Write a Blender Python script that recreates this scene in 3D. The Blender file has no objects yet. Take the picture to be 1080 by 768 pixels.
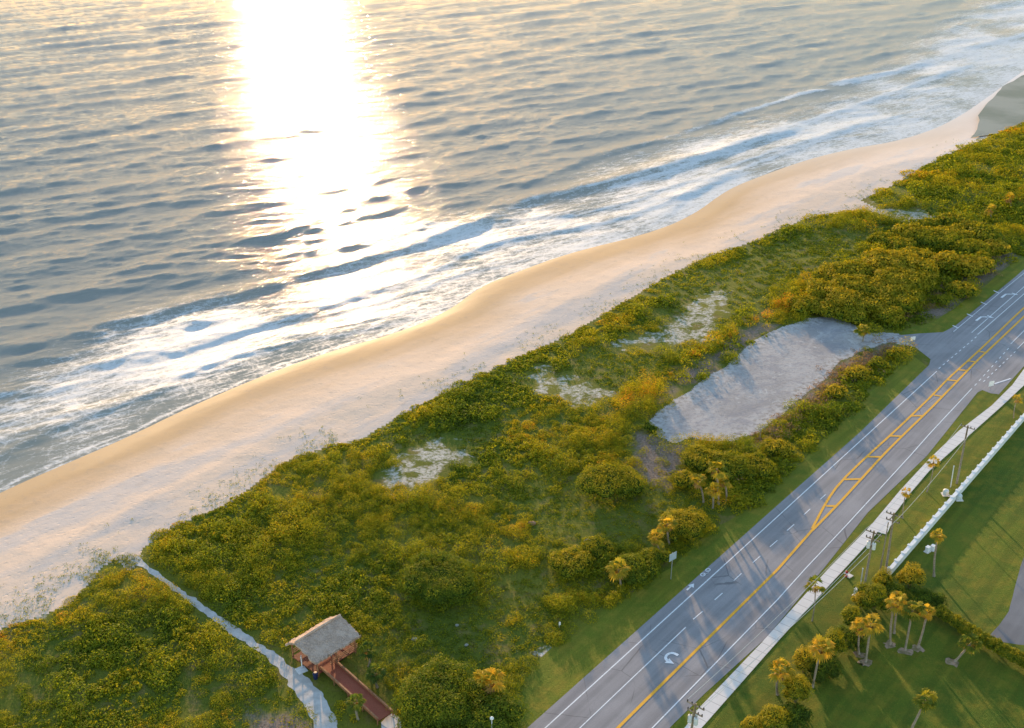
import bpy, math, random
import numpy as np
from mathutils import Vector
R = math.radians
rng = np.random.default_rng(7)
random.seed(7)
S = bpy.context.scene
COL = S.collection

# ------------------------------------------------------------------ camera
CAM_H = 105.0
FPX, PITCH = 1208.3, 25.795          # focal length in photo pixels, degrees below the horizon
cd = bpy.data.cameras.new('camera'); cam = bpy.data.objects.new('camera', cd); COL.objects.link(cam)
cd.sensor_width = 36; cd.lens = 36*FPX/1080; cd.clip_start = 1; cd.clip_end = 60000
cam.location = (0, 0, CAM_H); cam.rotation_euler = (R(90-PITCH), 0, 0)
S.camera = cam

# ------------------------------------------------------------------ world, sun, exposure
SUN_AZ, SUN_EL = -10.5, 8.0
w = bpy.data.worlds.new("World"); S.world = w; w.use_nodes = True
nt = w.node_tree; nt.nodes.clear()
sky = nt.nodes.new('ShaderNodeTexSky'); sky.sky_type = 'NISHITA'; sky.sun_disc = False
sky.sun_elevation = R(SUN_EL); sky.sun_rotation = R(SUN_AZ); sky.altitude = 0
sky.air_density = 1.0; sky.dust_density = 0.35; sky.ozone_density = 1.6
bg = nt.nodes.new('ShaderNodeBackground'); bg.inputs[1].default_value = 0.15
wo = nt.nodes.new('ShaderNodeOutputWorld')
wb = nt.nodes.new('ShaderNodeMix'); wb.data_type = 'RGBA'; wb.blend_type = 'MULTIPLY'; wb.inputs[0].default_value = 1.0
wb.inputs[7].default_value = (1.06, .985, .95, 1)          # camera white balance
nt.links.new(sky.outputs[0], wb.inputs[6]); nt.links.new(wb.outputs[2], bg.inputs[0]); nt.links.new(bg.outputs[0], wo.inputs[0])
sd = bpy.data.lights.new('sun', 'SUN'); sd.energy = 2.4; sd.angle = R(0.9); sd.color = (1.0, 0.66, 0.34)
sun = bpy.data.objects.new('sun', sd); COL.objects.link(sun)
sdir = Vector((math.sin(R(SUN_AZ))*math.cos(R(SUN_EL)), math.cos(R(SUN_AZ))*math.cos(R(SUN_EL)), math.sin(R(SUN_EL))))
sun.rotation_euler = sdir.to_track_quat('Z', 'Y').to_euler(); sun.location = (0, 0, 300)
S.view_settings.view_transform = 'Standard'; S.view_settings.look = 'None'
S.view_settings.exposure = 1.85; S.view_settings.gamma = 1.0

# ------------------------------------------------------------------ survey: photo pixel -> point of the ground
_p = R(PITCH)
def G(x, y, z=0.0):
    u = (x-540)/FPX; v = -(y-384)/FPX
    dx, dy, dz = u, math.cos(_p)+v*math.sin(_p), -math.sin(_p)+v*math.cos(_p)
    t = (CAM_H-z)/-dz
    return (dx*t, dy*t)
def GL(pts, z=0.0): return np.array([G(x, y, z) for x, y in pts])
def proj(P):
    x, y, z = P[0], P[1], P[2]-CAM_H
    d = y*math.cos(_p)-z*math.sin(_p); u = y*math.sin(_p)+z*math.cos(_p)
    return 540+FPX*x/d, 384-FPX*u/d
def height_at(base, ytop):
    lo, hi = 0.0, 40.0
    for _ in range(40):
        m = (lo+hi)/2
        if proj((base[0], base[1], m))[1] > ytop: lo = m
        else: hi = m
    return lo
def top_of(base_px, top_px):
    b = G(*base_px); h = height_at(b, top_px[1])
    d = b[1]*math.cos(_p)-(h-CAM_H)*math.sin(_p)
    return b, ((top_px[0]-540)*d/FPX, b[1], h)

# ------------------------------------------------------------------ numpy geometry helpers
def dist_line(P, L):
    """distance of points to polyline, signed + on the right of travel; also arclength"""
    best = np.full(len(P), 1e9); sg = np.zeros(len(P)); arc = np.zeros(len(P)); acc = 0
    for a, b in zip(L[:-1], L[1:]):
        ab = b-a; n2 = ab@ab; ln = math.sqrt(n2)
        t = np.clip(((P-a)@ab)/n2, 0, 1)
        q = a+t[:, None]*ab; d = np.hypot(P[:, 0]-q[:, 0], P[:, 1]-q[:, 1])
        cr = (P[:, 0]-a[0])*ab[1]-(P[:, 1]-a[1])*ab[0]
        m = d < best-1e-9
        best[m] = d[m]; sg[m] = np.sign(cr[m]); arc[m] = (acc+t*ln)[m]; acc += ln
    return best*np.where(sg == 0, 1, sg), arc
def inside(P, poly):
    c = np.zeros(len(P), bool); n = len(poly)
    for i in range(n):
        a, b = poly[i], poly[(i+1) % n]
        if a[1] == b[1]: continue
        m = ((a[1] > P[:, 1]) != (b[1] > P[:, 1])) & (P[:, 0] < (b[0]-a[0])*(P[:, 1]-a[1])/(b[1]-a[1])+a[0])
        c ^= m
    return c
def sdist(P, poly):
    """+ inside, - outside"""
    d, _ = dist_line(P, np.vstack([poly, poly[:1]])); d = np.abs(d)
    return np.where(inside(P, poly), d, -d)
_tab = rng.random((256, 256))
def vnoise(x, y):
    xi = np.floor(x).astype(int); yi = np.floor(y).astype(int); fx = x-xi; fy = y-yi
    fx = fx*fx*(3-2*fx); fy = fy*fy*(3-2*fy)
    g = lambda i, j: _tab[i % 256, j % 256]
    return (g(xi, yi)*(1-fx)+g(xi+1, yi)*fx)*(1-fy)+(g(xi, yi+1)*(1-fx)+g(xi+1, yi+1)*fx)*fy
def fbm(x, y, s, o=4):
    t = 0; a = .5; tot = 0
    for k in range(o):
        t = t+a*vnoise(x/s+17.3*k, y/s+5.1*k); tot += a; a *= .5; s /= 2.03
    return t/tot

def mesh_np(name, V, F, mats, parent=None, attrs=None, smooth=False, midx=None):
    """V (n,3), F (m,k) or list of (m,k) arrays with different k"""
    Fs = F if isinstance(F, list) else [F]
    me = bpy.data.meshes.new(name)
    me.vertices.add(len(V)); me.vertices.foreach_set('co', np.asarray(V, np.float32).ravel())
    loops = np.concatenate([f.ravel() for f in Fs]).astype(np.int32)
    tot = np.concatenate([np.full(len(f), f.shape[1]) for f in Fs]).astype(np.int32)
    me.loops.add(len(loops)); me.loops.foreach_set('vertex_index', loops)
    me.polygons.add(len(tot))
    me.polygons.foreach_set('loop_start', np.concatenate([[0], np.cumsum(tot)[:-1]]).astype(np.int32))
    me.polygons.foreach_set('loop_total', tot)
    if smooth is not False:
        sm = np.ones(len(tot), bool) if smooth is True else smooth
        me.polygons.foreach_set('use_smooth', sm)
    else: me.polygons.foreach_set('use_smooth', np.zeros(len(tot), bool))
    if midx is not None: me.polygons.foreach_set('material_index', np.asarray(midx, np.int32))
    me.update(calc_edges=True)
    for k, a in (attrs or {}).items():
        at = me.attributes.new(k, 'FLOAT', 'POINT'); at.data.foreach_set('value', np.asarray(a, np.float32))
    for m in (mats if isinstance(mats, (list, tuple)) else [mats]): me.materials.append(m)
    o = bpy.data.objects.new(name, me); COL.objects.link(o)
    if parent: o.parent = parent
    return o
class MB:
    """small mesh builder: boxes, tubes, prisms, blobs joined into one mesh"""
    def __init__(s): s.V = []; s.F = []; s.M = []
    def add(s, V, F, m=0):
        o = len(s.V); s.V += [tuple(v) for v in V]; s.F += [tuple(i+o for i in f) for f in F]; s.M += [m]*len(F); return s
    def box(s, c, d, rz=0, m=0, taper=1.0):
        cx, cy, cz = c; co, si = math.cos(rz), math.sin(rz); V = []
        for z in (-.5, .5):
            k = taper if z > 0 else 1
            for x, y in ((-.5, -.5), (.5, -.5), (.5, .5), (-.5, .5)):
                X, Y = x*d[0]*k, y*d[1]*k; V.append((cx+X*co-Y*si, cy+X*si+Y*co, cz+z*d[2]))
        return s.add(V, [(3, 2, 1, 0), (4, 5, 6, 7), (0, 1, 5, 4), (1, 2, 6, 5), (2, 3, 7, 6), (3, 0, 4, 7)], m)
    def tube(s, pts, rad, n=8, m=0):
        V = []; F = []
        pts = [Vector(p) for p in pts]
        for i, p in enumerate(pts):
            d = (pts[min(i+1, len(pts)-1)]-pts[max(i-1, 0)]).normalized()
            a = d.cross(Vector((0, 0, 1)) if abs(d.z) < .9 else Vector((1, 0, 0))).normalized(); b = d.cross(a)
            r = rad[i] if hasattr(rad, '__len__') else rad
            for k in range(n):
                t = 2*math.pi*k/n; V.append(p+a*math.cos(t)*r+b*math.sin(t)*r)
        for i in range(len(pts)-1):
            for k in range(n):
                F.append((i*n+k, i*n+(k+1) % n, (i+1)*n+(k+1) % n, (i+1)*n+k))
        F.append(tuple(range(n))); F.append(tuple((len(pts)-1)*n+k for k in reversed(range(n))))
        return s.add(V, F, m)
    def blob(s, c, r, n=10, m=0, jit=.0):
        V = []; F = []
        for i in range(n//2+1):
            th = math.pi*i/(n//2)
            for k in range(n):
                ph = 2*math.pi*k/n; q = 1+random.uniform(-jit, jit)
                V.append((c[0]+r[0]*q*math.sin(th)*math.cos(ph), c[1]+r[1]*q*math.sin(th)*math.sin(ph), c[2]+r[2]*q*math.cos(th)))
        for i in range(n//2):
            for k in range(n): F.append((i*n+k, (i+1)*n+k, (i+1)*n+(k+1) % n, i*n+(k+1) % n))
        return s.add(V, F, m)
    def build(s, name, mats, parent=None, loc=(0, 0, 0), smooth=False):
        me = bpy.data.meshes.new(name)
        me.from_pydata([(v[0]-loc[0], v[1]-loc[1], v[2]-loc[2]) for v in s.V], [], s.F)
        for q in (mats if isinstance(mats, (list, tuple)) else [mats]): me.materials.append(q)
        me.polygons.foreach_set('material_index', s.M)
        if smooth: me.polygons.foreach_set('use_smooth', [True]*len(s.F))
        me.update()
        o = bpy.data.objects.new(name, me); COL.objects.link(o)
        if parent: o.parent = parent
        else: o.location = loc
        return o
def empty(name, loc, label, cat, group=None):
    o = bpy.data.objects.new(name, None); COL.objects.link(o); o.location = loc
    return tag(o, label, cat, group)
def tag(o, label=None, cat=None, group=None, kind=None):
    if label: o['label'] = label
    if cat: o['category'] = cat
    if group: o['group'] = group
    if kind: o['kind'] = kind
    return o
def struct(o): o['kind'] = 'structure'; return o

# ------------------------------------------------------------------ materials
def mat(name):
    m = bpy.data.materials.new(name); m.use_nodes = True; t = m.node_tree; t.nodes.clear()
    out = t.nodes.new('ShaderNodeOutputMaterial')
    return m, t, out
class N:
    """terse node wiring"""
    def __init__(s, t): s.t = t; s.co = None
    def new(s, ty, **kw):
        n = s.t.nodes.new('ShaderNode'+ty)
        for k, v in kw.items(): setattr(n, k, v)
        return n
    def put(s, sock, v):
        if isinstance(v, bpy.types.NodeSocket): s.t.links.new(v, sock)
        elif isinstance(v, tuple) and len(v) == 3 and sock.type == 'RGBA': sock.default_value = (*v, 1)
        else: sock.default_value = v
    def coord(s, rz=0, sc=(1, 1, 1)):
        c = s.new('TexCoord'); mp = s.new('Mapping'); mp.inputs['Rotation'].default_value = (0, 0, rz)
        s.t.links.new(c.outputs['Object'], mp.inputs[0])
        m2 = s.new('Mapping'); m2.inputs['Scale'].default_value = sc; s.t.links.new(mp.outputs[0], m2.inputs[0]); return m2.outputs[0]
    def noise(s, vec, scale, detail=4, rough=.55, dist=0, col=False):
        n = s.new('TexNoise'); s.put(n.inputs['Vector'], vec); n.inputs['Scale'].default_value = scale
        n.inputs['Detail'].default_value = detail; n.inputs['Roughness'].default_value = rough; n.inputs['Distortion'].default_value = dist
        return n.outputs['Color' if col else 'Fac']
    def vor(s, vec, scale, feat='F1', out='Distance', rand=1):
        n = s.new('TexVoronoi', feature=feat); s.put(n.inputs['Vector'], vec); n.inputs['Scale'].default_value = scale; n.inputs['Randomness'].default_value = rand
        return n.outputs[out]
    def math(s, op, a, b=0.0, c=0.0, clamp=False):
        n = s.new('Math', operation=op, use_clamp=clamp); s.put(n.inputs[0], a); s.put(n.inputs[1], b)
        if op in ('MULTIPLY_ADD',): s.put(n.inputs[2], c)
        return n.outputs[0]
    def ramp(s, f, a, b, lo=0.0, hi=1.0, smooth=True):
        n = s.new('MapRange', interpolation_type='SMOOTHSTEP' if smooth else 'LINEAR', clamp=True)
        s.put(n.inputs[0], f); s.put(n.inputs[1], a); s.put(n.inputs[2], b); s.put(n.inputs[3], lo); s.put(n.inputs[4], hi)
        return n.outputs[0]
    def cramp(s, f, stops):
        n = s.new('ValToRGB'); s.put(n.inputs[0], f); e = n.color_ramp.elements
        e[0].position, e[0].color = stops[0][0], (*stops[0][1], 1); e[1].position, e[1].color = stops[-1][0], (*stops[-1][1], 1)
        for p, c in stops[1:-1]:
            q = e.new(p); q.color = (*c, 1)
        return n.outputs[0]
    def mix(s, f, a, b, mode='MIX'):
        n = s.new('Mix', data_type='RGBA', blend_type=mode); s.put(n.inputs[0], f); s.put(n.inputs[6], a); s.put(n.inputs[7], b)
        return n.outputs[2]
    def attr(s, name): return s.new('Attribute', attribute_name=name).outputs['Fac']
    def bump(s, h, strength=.5, dist=.1):
        n = s.new('Bump'); n.inputs['Strength'].default_value = strength; n.inputs['Distance'].default_value = dist; s.put(n.inputs['Height'], h); return n.outputs[0]
    def bsdf(s, out, col, rough=.8, normal=None, spec=.3, **kw):
        b = s.new('BsdfPrincipled'); s.put(b.inputs['Base Color'], col); s.put(b.inputs['Roughness'], rough); s.put(b.inputs['Specular IOR Level'], spec)
        if normal is not None: s.put(b.inputs['Normal'], normal)
        for k, v in kw.items(): s.put(b.inputs[k.replace('_', ' ')], v)
        s.t.links.new(b.outputs[0], out.inputs[0]); return b

def m_plain(name, c1, c2=None, sc=3.0, rough=.7, metal=0, bump=.2, spec=.3):
    m, t, out = mat(name); n = N(t); v = n.coord()
    c2 = c2 or tuple(x*.75 for x in c1)
    f = n.noise(v, sc, 5, .6)
    n.bsdf(out, n.mix(n.ramp(f, .35, .65), c1, c2), rough, n.bump(n.noise(v, sc*4, 3), bump, .02), spec, Metallic=metal)
    return m
def m_leaf(name, stops, trans=.45):
    m, t, out = mat(name); n = N(t); v = n.coord()
    f = n.math('ADD', n.attr('tint'), n.ramp(n.noise(v, .9, 3), .3, .7, -.12, .12))
    c = n.cramp(f, stops)
    d = n.new('BsdfDiffuse'); n.put(d.inputs[0], c)
    tr = n.new('BsdfTranslucent'); n.put(tr.inputs[0], n.mix(.5, c, n.mix(1.0, c, (1.0, .95, .35), 'MULTIPLY')))
    mx = n.new('MixShader'); mx.inputs[0].default_value = trans
    t.links.new(d.outputs[0], mx.inputs[1]); t.links.new(tr.outputs[0], mx.inputs[2])
    gl = n.new('BsdfGlossy'); gl.inputs['Roughness'].default_value = .5; n.put(gl.inputs[0], (.8, .8, .7))
    m2 = n.new('MixShader'); m2.inputs[0].default_value = .012
    t.links.new(mx.outputs[0], m2.inputs[1]); t.links.new(gl.outputs[0], m2.inputs[2]); t.links.new(m2.outputs[0], out.inputs[0])
    return m
M = {}
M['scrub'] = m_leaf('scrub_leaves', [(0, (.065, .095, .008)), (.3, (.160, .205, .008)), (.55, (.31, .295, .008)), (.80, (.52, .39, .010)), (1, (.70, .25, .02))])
M['tree'] = m_leaf('tree_leaves', [(0, (.050, .085, .008)), (.4, (.13, .18, .008)), (.7, (.31, .275, .008)), (1, (.50, .35, .02))])
M['palm'] = m_leaf('palm_leaves', [(0, (.04, .08, .012)), (.4, (.14, .18, .015)), (.75, (.46, .34, .025)), (1, (.66, .39, .035))])
M['dead'] = m_leaf('dead_fronds', [(0, (.2, .12, .04)), (.5, (.38, .22, .06)), (1, (.5, .3, .1))], .3)
M['dry'] = m_leaf('dry_brush', [(0, (.14, .09, .055)), (.5, (.30, .18, .10)), (1, (.46, .26, .10))], .35)
M['core'] = m_plain('crown_core', (.06, .085, .010), (.04, .055, .01), 2, 1.0, 0, .2, 0.0)  # dark filler inside crowns, added to block light
M['bark'] = m_plain('bark', (.20, .15, .10), (.11, .08, .055), 6, .9)
M['palmbark'] = m_plain('palm_bark', (.34, .27, .19), (.22, .17, .12), 5, .9)
M['wood_grey'] = m_plain('weathered_pole_wood', (.30, .25, .18), (.2, .16, .11), 4, .85)
M['steel'] = m_plain('galvanised_steel', (.55, .56, .57), (.4, .41, .42), 8, .4, .7)
M['white'] = m_plain('white_paint', (.78, .77, .74), (.66, .65, .62), 2, .6)
M['cream'] = m_plain('cream_metal', (.62, .63, .60), (.5, .52, .5), 3, .5)
M['black'] = m_plain('dark_insulator', (.05, .045, .04), (.03, .03, .03), 4, .4)
M['wire'] = m_plain('wire_metal', (.5, .5, .46), (.42, .42, .4), 4, .35, .6)
M['redpaint'] = m_plain('red_paint', (.5, .03, .02), (.35, .03, .02), 5, .5)
M['bluep'] = m_plain('dark_blue_plastic', (.02, .03, .09), (.015, .02, .06), 5, .5)
M['signface'] = m_plain('sign_back', (.34, .42, .44), (.42, .48, .5), 2.0, .45, .2)

def m_grass(name, a, b, c, bare=(.25, .18, .11), bareamt=.72):
    m, t, out = mat(name); n = N(t); v = n.coord()
    big = n.noise(v, .05, 4, .6); mid = n.noise(v, .35, 5, .65); fine = n.noise(v, 3.0, 5, .7); blade = n.noise(n.coord(.6, (1, .35, 1)), 9, 3, .7)
    col = n.mix(n.ramp(big, .38, .62), a, b)
    col = n.mix(n.ramp(mid, .42, .68), col, c)
    col = n.mix(n.math('MULTIPLY', n.ramp(fine, .5, .75), .45), col, tuple(x*.45 for x in a))
    col = n.mix(n.math('MULTIPLY', n.ramp(blade, .52, .7), .5), col, tuple(x*1.5 for x in c))
    col = n.mix(n.math('MULTIPLY', n.ramp(n.noise(n.coord(R(-50.7), (.06, 1, 1)), .55, 3, .6), .42, .6), .35), col, tuple(x*.6 for x in a))
    col = n.mix(n.math('MULTIPLY', n.ramp(n.noise(v, .16, 5, .7), bareamt, bareamt+.1), .7), col, bare)
    hh = n.math('ADD', n.math('MULTIPLY', fine, .6), blade)
    n.bsdf(out, col, .9, n.bump(hh, .9, .25), .1)
    return m
M['verge'] = m_grass('verge_grass', (.13, .175, .018), (.20, .21, .022), (.27, .225, .028), (.22, .17, .08), .64)
M['lawn'] = m_grass('lawn_grass', (.080, .130, .014), (.130, .165, .016), (.195, .180, .020), (.10, .075, .03), .66)
def m_ground():
    m, t, out = mat('dune_soil'); n = N(t); v = n.coord()
    mid = n.noise(v, .25, 5, .65); fine = n.noise(v, 2.2, 6, .7); f3 = n.noise(v, 7, 3, .7)
    col = n.mix(n.ramp(n.noise(v, .045, 4), .4, .6), (.105, .130, .014), (.17, .170, .020))
    col = n.mix(n.ramp(mid, .5, .68), col, (.19, .155, .045))
    col = n.mix(n.math('MULTIPLY', n.ramp(fine, .5, .7), .6), col, (.03, .045, .01))
    col = n.mix(n.math('MULTIPLY', n.ramp(f3, .55, .72), .4), col, (.17, .17, .04))
    # bare brown earth, then white sand showing through
    br = n.ramp(n.math('ADD', n.attr('brown'), n.math('MULTIPLY', n.math('SUBTRACT', mid, .5), 11.0)), -1.6, 2.6)
    col = n.mix(br, col, n.mix(n.ramp(fine, .35, .6), (.16, .115, .085), (.27, .21, .165)))
    snd = n.math('ADD', n.attr('sand'), n.math('MULTIPLY', n.math('SUBTRACT', n.noise(v, .32, 7, .68, .5), .5), 22.0))
    sf = n.ramp(snd, -.6, 2.4)
    sp = n.ramp(n.noise(v, 1.3, 6, .75), .66, .40)
    col = n.mix(n.math('MULTIPLY', sf, sp), col, n.mix(fine, (.50, .46, .40), (.66, .61, .53)))
    n.bsdf(out, col, .95, n.bump(n.math('ADD', fine, n.math('MULTIPLY', f3, .4)), .8, .3), .1)
    return m
M['ground'] = m_ground()
def m_beach():
    m, t, out = mat('beach_sand'); n = N(t); v = n.coord()
    d = n.attr('inland')          # metres from the waterline
    al = n.coord(R(-48), (.25, 1, 1))
    w1 = n.noise(al, .12, 5, .6); w2 = n.noise(v, .5, 6, .7); w3 = n.noise(v, 2.3, 5, .7)
    dn = n.math('ADD', d, n.math('MULTIPLY', n.math('SUBTRACT', w1, .5), 14.0))
    dry = n.ramp(dn, 4.0, 20.0)
    wet = (.52, .34, .18); pale = (.72, .54, .40)
    col = n.mix(dry, wet, pale)
    col = n.mix(n.ramp(n.math('MULTIPLY', w1, dry), .45, .62), col, (.56, .48, .42))
    col = n.mix(n.math('MULTIPLY', n.ramp(w2, .52, .72), .30), col, (.36, .28, .22))
    up = n.ramp(dn, 20.0, 30.0)   # debris and sea-oat litter towards the dune
    col = n.mix(n.math('MULTIPLY', n.math('MULTIPLY', n.ramp(w3, .60, .68), up), .6), col, (.16, .14, .11))
    col = n.mix(n.math('MULTIPLY', n.ramp(n.noise(v, 1.1, 5, .75), .66, .70), .55), col, (.20, .15, .11))
    col = n.mix(n.math('MULTIPLY', n.attr('pale'), .85), col, n.mix(w1, (.66, .64, .62), (.80, .78, .76)))  # far beach whitened: white wash and haze put into the sand colour
    vor = n.vor(n.coord(R(-48), (.7, 1, 1)), 1.1)
    hh = n.math('ADD', n.math('MULTIPLY', w2, 1.2), n.math('MULTIPLY', n.ramp(vor, 0, .35), n.math('MULTIPLY', dry, .45)))
    hh = n.math('ADD', hh, n.math('MULTIPLY', w3, .35))
    bs = n.new('Bump'); n.put(bs.inputs['Height'], hh); bs.inputs['Distance'].default_value = .16; n.put(bs.inputs['Strength'], n.ramp(dn, 2.0, 14.0, .12, .5))
    n.bsdf(out, col, n.ramp(dn, 0.0, 9.0, .62, .95), bs.outputs[0], .12)
    return m
M['beach'] = m_beach()
def m_asphalt(name, a, b, speck=.5, crack=True):
    m, t, out = mat(name); n = N(t); v = n.coord()
    al = n.coord(R(-50.7), (.04, 1, 1))     # along the road: wheel tracks and streaks
    tr = n.noise(al, .9, 4, .6); big = n.noise(v, .09, 4, .6); fine = n.noise(v, 6, 6, .8)
    col = n.mix(n.ramp(tr, .35, .65), a, b)
    col = n.mix(n.math('MULTIPLY', n.ramp(big, .45, .65), .35), col, tuple(x*1.35 for x in b))
    col = n.mix(n.math('MULTIPLY', n.ramp(fine, .45, .65), .25), col, tuple(x*.55 for x in a))
    if crack:
        cr = n.vor(n.mix(.12, v, n.noise(v, .8, 4, col=True)), .16, 'DISTANCE_TO_EDGE')
        col = n.mix(n.math('MULTIPLY', n.ramp(cr, .010, .004), n.ramp(n.noise(v, .07), .5, .6, 0, .6)), col, tuple(x*.35 for x in a))
    n.bsdf(out, col, .85, n.bump(fine, .35, .02), .25)
    return m
M['road'] = m_asphalt('road_asphalt', (.215, .205, .208), (.28, .265, .265))
M['drive'] = m_asphalt('driveway_asphalt', (.15, .15, .155), (.18, .18, .185), crack=False)
def m_lot():
    m, t, out = mat('crushed_shell_lot'); n = N(t); v = n.coord(); v2 = n.coord(R(-50), (.35, 1, 1))
    a = n.noise(v2, .16, 5, .65, .6); b = n.noise(v, 1.4, 6, .75); c = n.noise(v, .5, 5, .7)
    col = n.mix(n.ramp(a, .36, .62), (.30, .282, .27), (.41, .385, .365))
    col = n.mix(n.math('MULTIPLY', n.ramp(b, .48, .66), .5), col, (.17, .16, .16)); col = n.mix(n.math('MULTIPLY', n.ramp(n.noise(v, .22, 6, .72, .8), .50, .60), .55), col, (.24, .235, .25)); col = n.mix(n.math('MULTIPLY', n.ramp(n.noise(v, .30, 6, .75, .5), .58, .66), .6), col, (.55, .53, .50))
    ed = n.math('ADD', n.attr('edge'), n.math('MULTIPLY', n.math('SUBTRACT', c, .5), 9.0))
    col = n.mix(n.math('MULTIPLY', n.ramp(ed, 4.6, .6), .8), col, n.mix(n.ramp(n.noise(v, .9, 6, .7), .42, .62), (.50, .47, .44), (.24, .21, .17)))
    n.bsdf(out, col, .9, n.bump(n.math('ADD', b, c), .6, .12), .2)
    return m
M['lot'] = m_lot()
M['pathsand'] = m_plain('white_path_sand', (.56, .53, .49), (.44, .41, .37), .8, .95, 0, .8)
def m_concrete():
    m, t, out = mat('pavement_concrete'); n = N(t); v = n.coord(); al = n.coord(R(-52))
    wv = n.new('TexWave', wave_type='BANDS', bands_direction='X'); n.put(wv.inputs[0], al); wv.inputs['Scale'].default_value = .17
    col = n.mix(n.noise(v, .4, 5, .7), (.76, .71, .65), (.62, .57, .52)); col = n.mix(n.math('MULTIPLY', n.ramp(wv.outputs['Fac'], .012, .002), .6), col, (.25, .22, .19))
    col = n.mix(n.math('MULTIPLY', n.ramp(n.noise(v, 1.5, 6, .8), .55, .7), .35), col, (.45, .40, .34))
    n.bsdf(out, col, .9, n.bump(n.noise(v, 5, 3), .2, .02), .2); return m
M['concrete'] = m_concrete()
def m_paint(name, c, worn):
    m, t, out = mat(name); n = N(t); v = n.coord()
    f = n.noise(v, 2.2, 6, .8)
    n.bsdf(out, n.mix(n.math('MULTIPLY', n.ramp(f, .5, .68), worn), c, (.16, .155, .155)), .7, None, .3)
    return m
M['wline'] = m_paint('white_road_paint', (.74, .74, .74), .55)
M['yline'] = m_paint('yellow_road_paint', (.76, .37, .02), .28)
def m_greygreen():
    m, t, out = mat('grey_green_patch'); n = N(t); v = n.coord()
    n.bsdf(out, n.mix(n.ramp(n.noise(v, .03, 5), .4, .6), (.20, .225, .18), (.30, .31, .26)), .95, n.bump(n.noise(v, .6, 5), .5, .3), .1)
    return m
M['flat'] = m_greygreen()
def m_thatch():
    m, t, out = mat('palm_thatch'); n = N(t); v = n.coord(0, (7, 7, 1.2))
    f = n.noise(v, 1.0, 6, .75); g = n.noise(n.coord(), .8, 4)
    col = n.mix(n.ramp(f, .35, .65), (.56, .40, .30), (.30, .21, .155)); col = n.mix(n.ramp(g, .4, .65, 0, .5), col, (.62, .47, .37))
    n.bsdf(out, col, .95, n.bump(f, 1.0, .12), .1)
    return m
M['thatch'] = m_thatch()
def m_deck(name, a, b, rz):
    m, t, out = mat(name); n = N(t); v = n.coord(rz, (1, 1, 1))
    wv = n.new('TexWave', wave_type='BANDS', bands_direction='X'); n.put(wv.inputs[0], v); wv.inputs['Scale'].default_value = 2.2; wv.inputs['Distortion'].default_value = .4
    col = n.mix(n.ramp(wv.outputs['Fac'], .06, .16), tuple(x*.35 for x in a), n.mix(n.noise(v, 1.6, 5, .7), a, b))
    n.bsdf(out, col, .75, n.bump(wv.outputs['Fac'], .4, .02), .3)
    return m

# ------------------------------------------------------------------ coast, veg line and zones (surveyed)
SEA_Z = -1.5
shore = GL([(-160, 600), (-70, 553), (0, 518), (60, 492), (130, 462), (200, 428), (270, 398), (340, 372), (420, 350), (468, 330), (505, 302), (540, 288), (600, 266), (680, 247), (728, 228), (765, 200), (800, 186), (850, 168), (900, 156), (950, 148), (1000, 130), (1040, 103), (1080, 73)], SEA_Z)
e = shore[-1]+(shore[-1]-shore[-3])/np.linalg.norm(shore[-1]-shore[-3])*9000
s0 = shore[0]-(shore[1]-shore[0])/np.linalg.norm(shore[1]-shore[0])*400
shore = np.vstack([s0, shore, e])
def smooth_line(L, it=2):
    for _ in range(it):
        q = [L[0]]
        for a, b in zip(L[:-1], L[1:]): q += [a*.75+b*.25, a*.25+b*.75]
        q.append(L[-1]); L = np.array(q)
    return L
shore = smooth_line(shore)
vegl = GL([(-160, 745), (-60, 690), (0, 662), (30, 652), (70, 638), (92, 615), (106, 597), (122, 588), (136, 600), (144, 594), (150, 576), (185, 553), (240, 530), (300, 486), (345, 470), (380, 462), (430, 432), (480, 408), (540, 378), (600, 352), (650, 322), (700, 292), (745, 270), (800, 252), (850, 229), (900, 221), (930, 224), (905, 211), (930, 200), (950, 190), (980, 172), (1010, 157), (1050, 140), (1080, 129), (1180, 95)])
vegl = np.vstack([vegl[0]-(vegl[1]-vegl[0])*6, vegl, vegl[-1]+(vegl[-1]-vegl[-2])/np.linalg.norm(vegl[-1]-vegl[-2])*6000])
# fan of ground cells, finer near, out to the horizon
def fan(ys, ts):
    Y, T = np.meshgrid(ys, ts, indexing='ij'); X = Y*T
    P = np.stack([X.ravel(), Y.ravel()], 1); r, c = Y.shape
    i = np.arange(r*c).reshape(r, c)
    F = np.stack([i[:-1, :-1].ravel(), i[:-1, 1:].ravel(), i[1:, 1:].ravel(), i[1:, :-1].ravel()], 1)
    return P, F
ys = np.concatenate([np.geomspace(55, 900, 620), np.geomspace(930, 30000, 40)])
ts = np.concatenate([np.linspace(-2.2, -.66, 50)[:-1], np.linspace(-.66, .66, 900), np.linspace(.66, 2.2, 50)[1:]])
P, F = fan(ys, ts)
ds, _ = dist_line(P, shore)            # + on the right of travel (inland)
inl = np.vstack([vegl, [vegl[-1]+np.array([9000, -9000])], [(20000, -9000)], [(-9000, -9000)], [vegl[0]+np.array([-9000, -3000])]])
def veg_dist(Q):
    d, _ = dist_line(Q, vegl); d = np.abs(d); return np.where(inside(Q, inl), d, -d)
dv = veg_dist(P)
z = np.where(ds > 0, np.minimum(SEA_Z+.062*ds, 0), np.maximum(SEA_Z+.09*ds, -8))
z = z+np.clip(ds/20, 0, 1)*np.clip(-dv/3, 0, 1)*(fbm(P[:, 0], P[:, 1], 6)-.5)*.25
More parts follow.
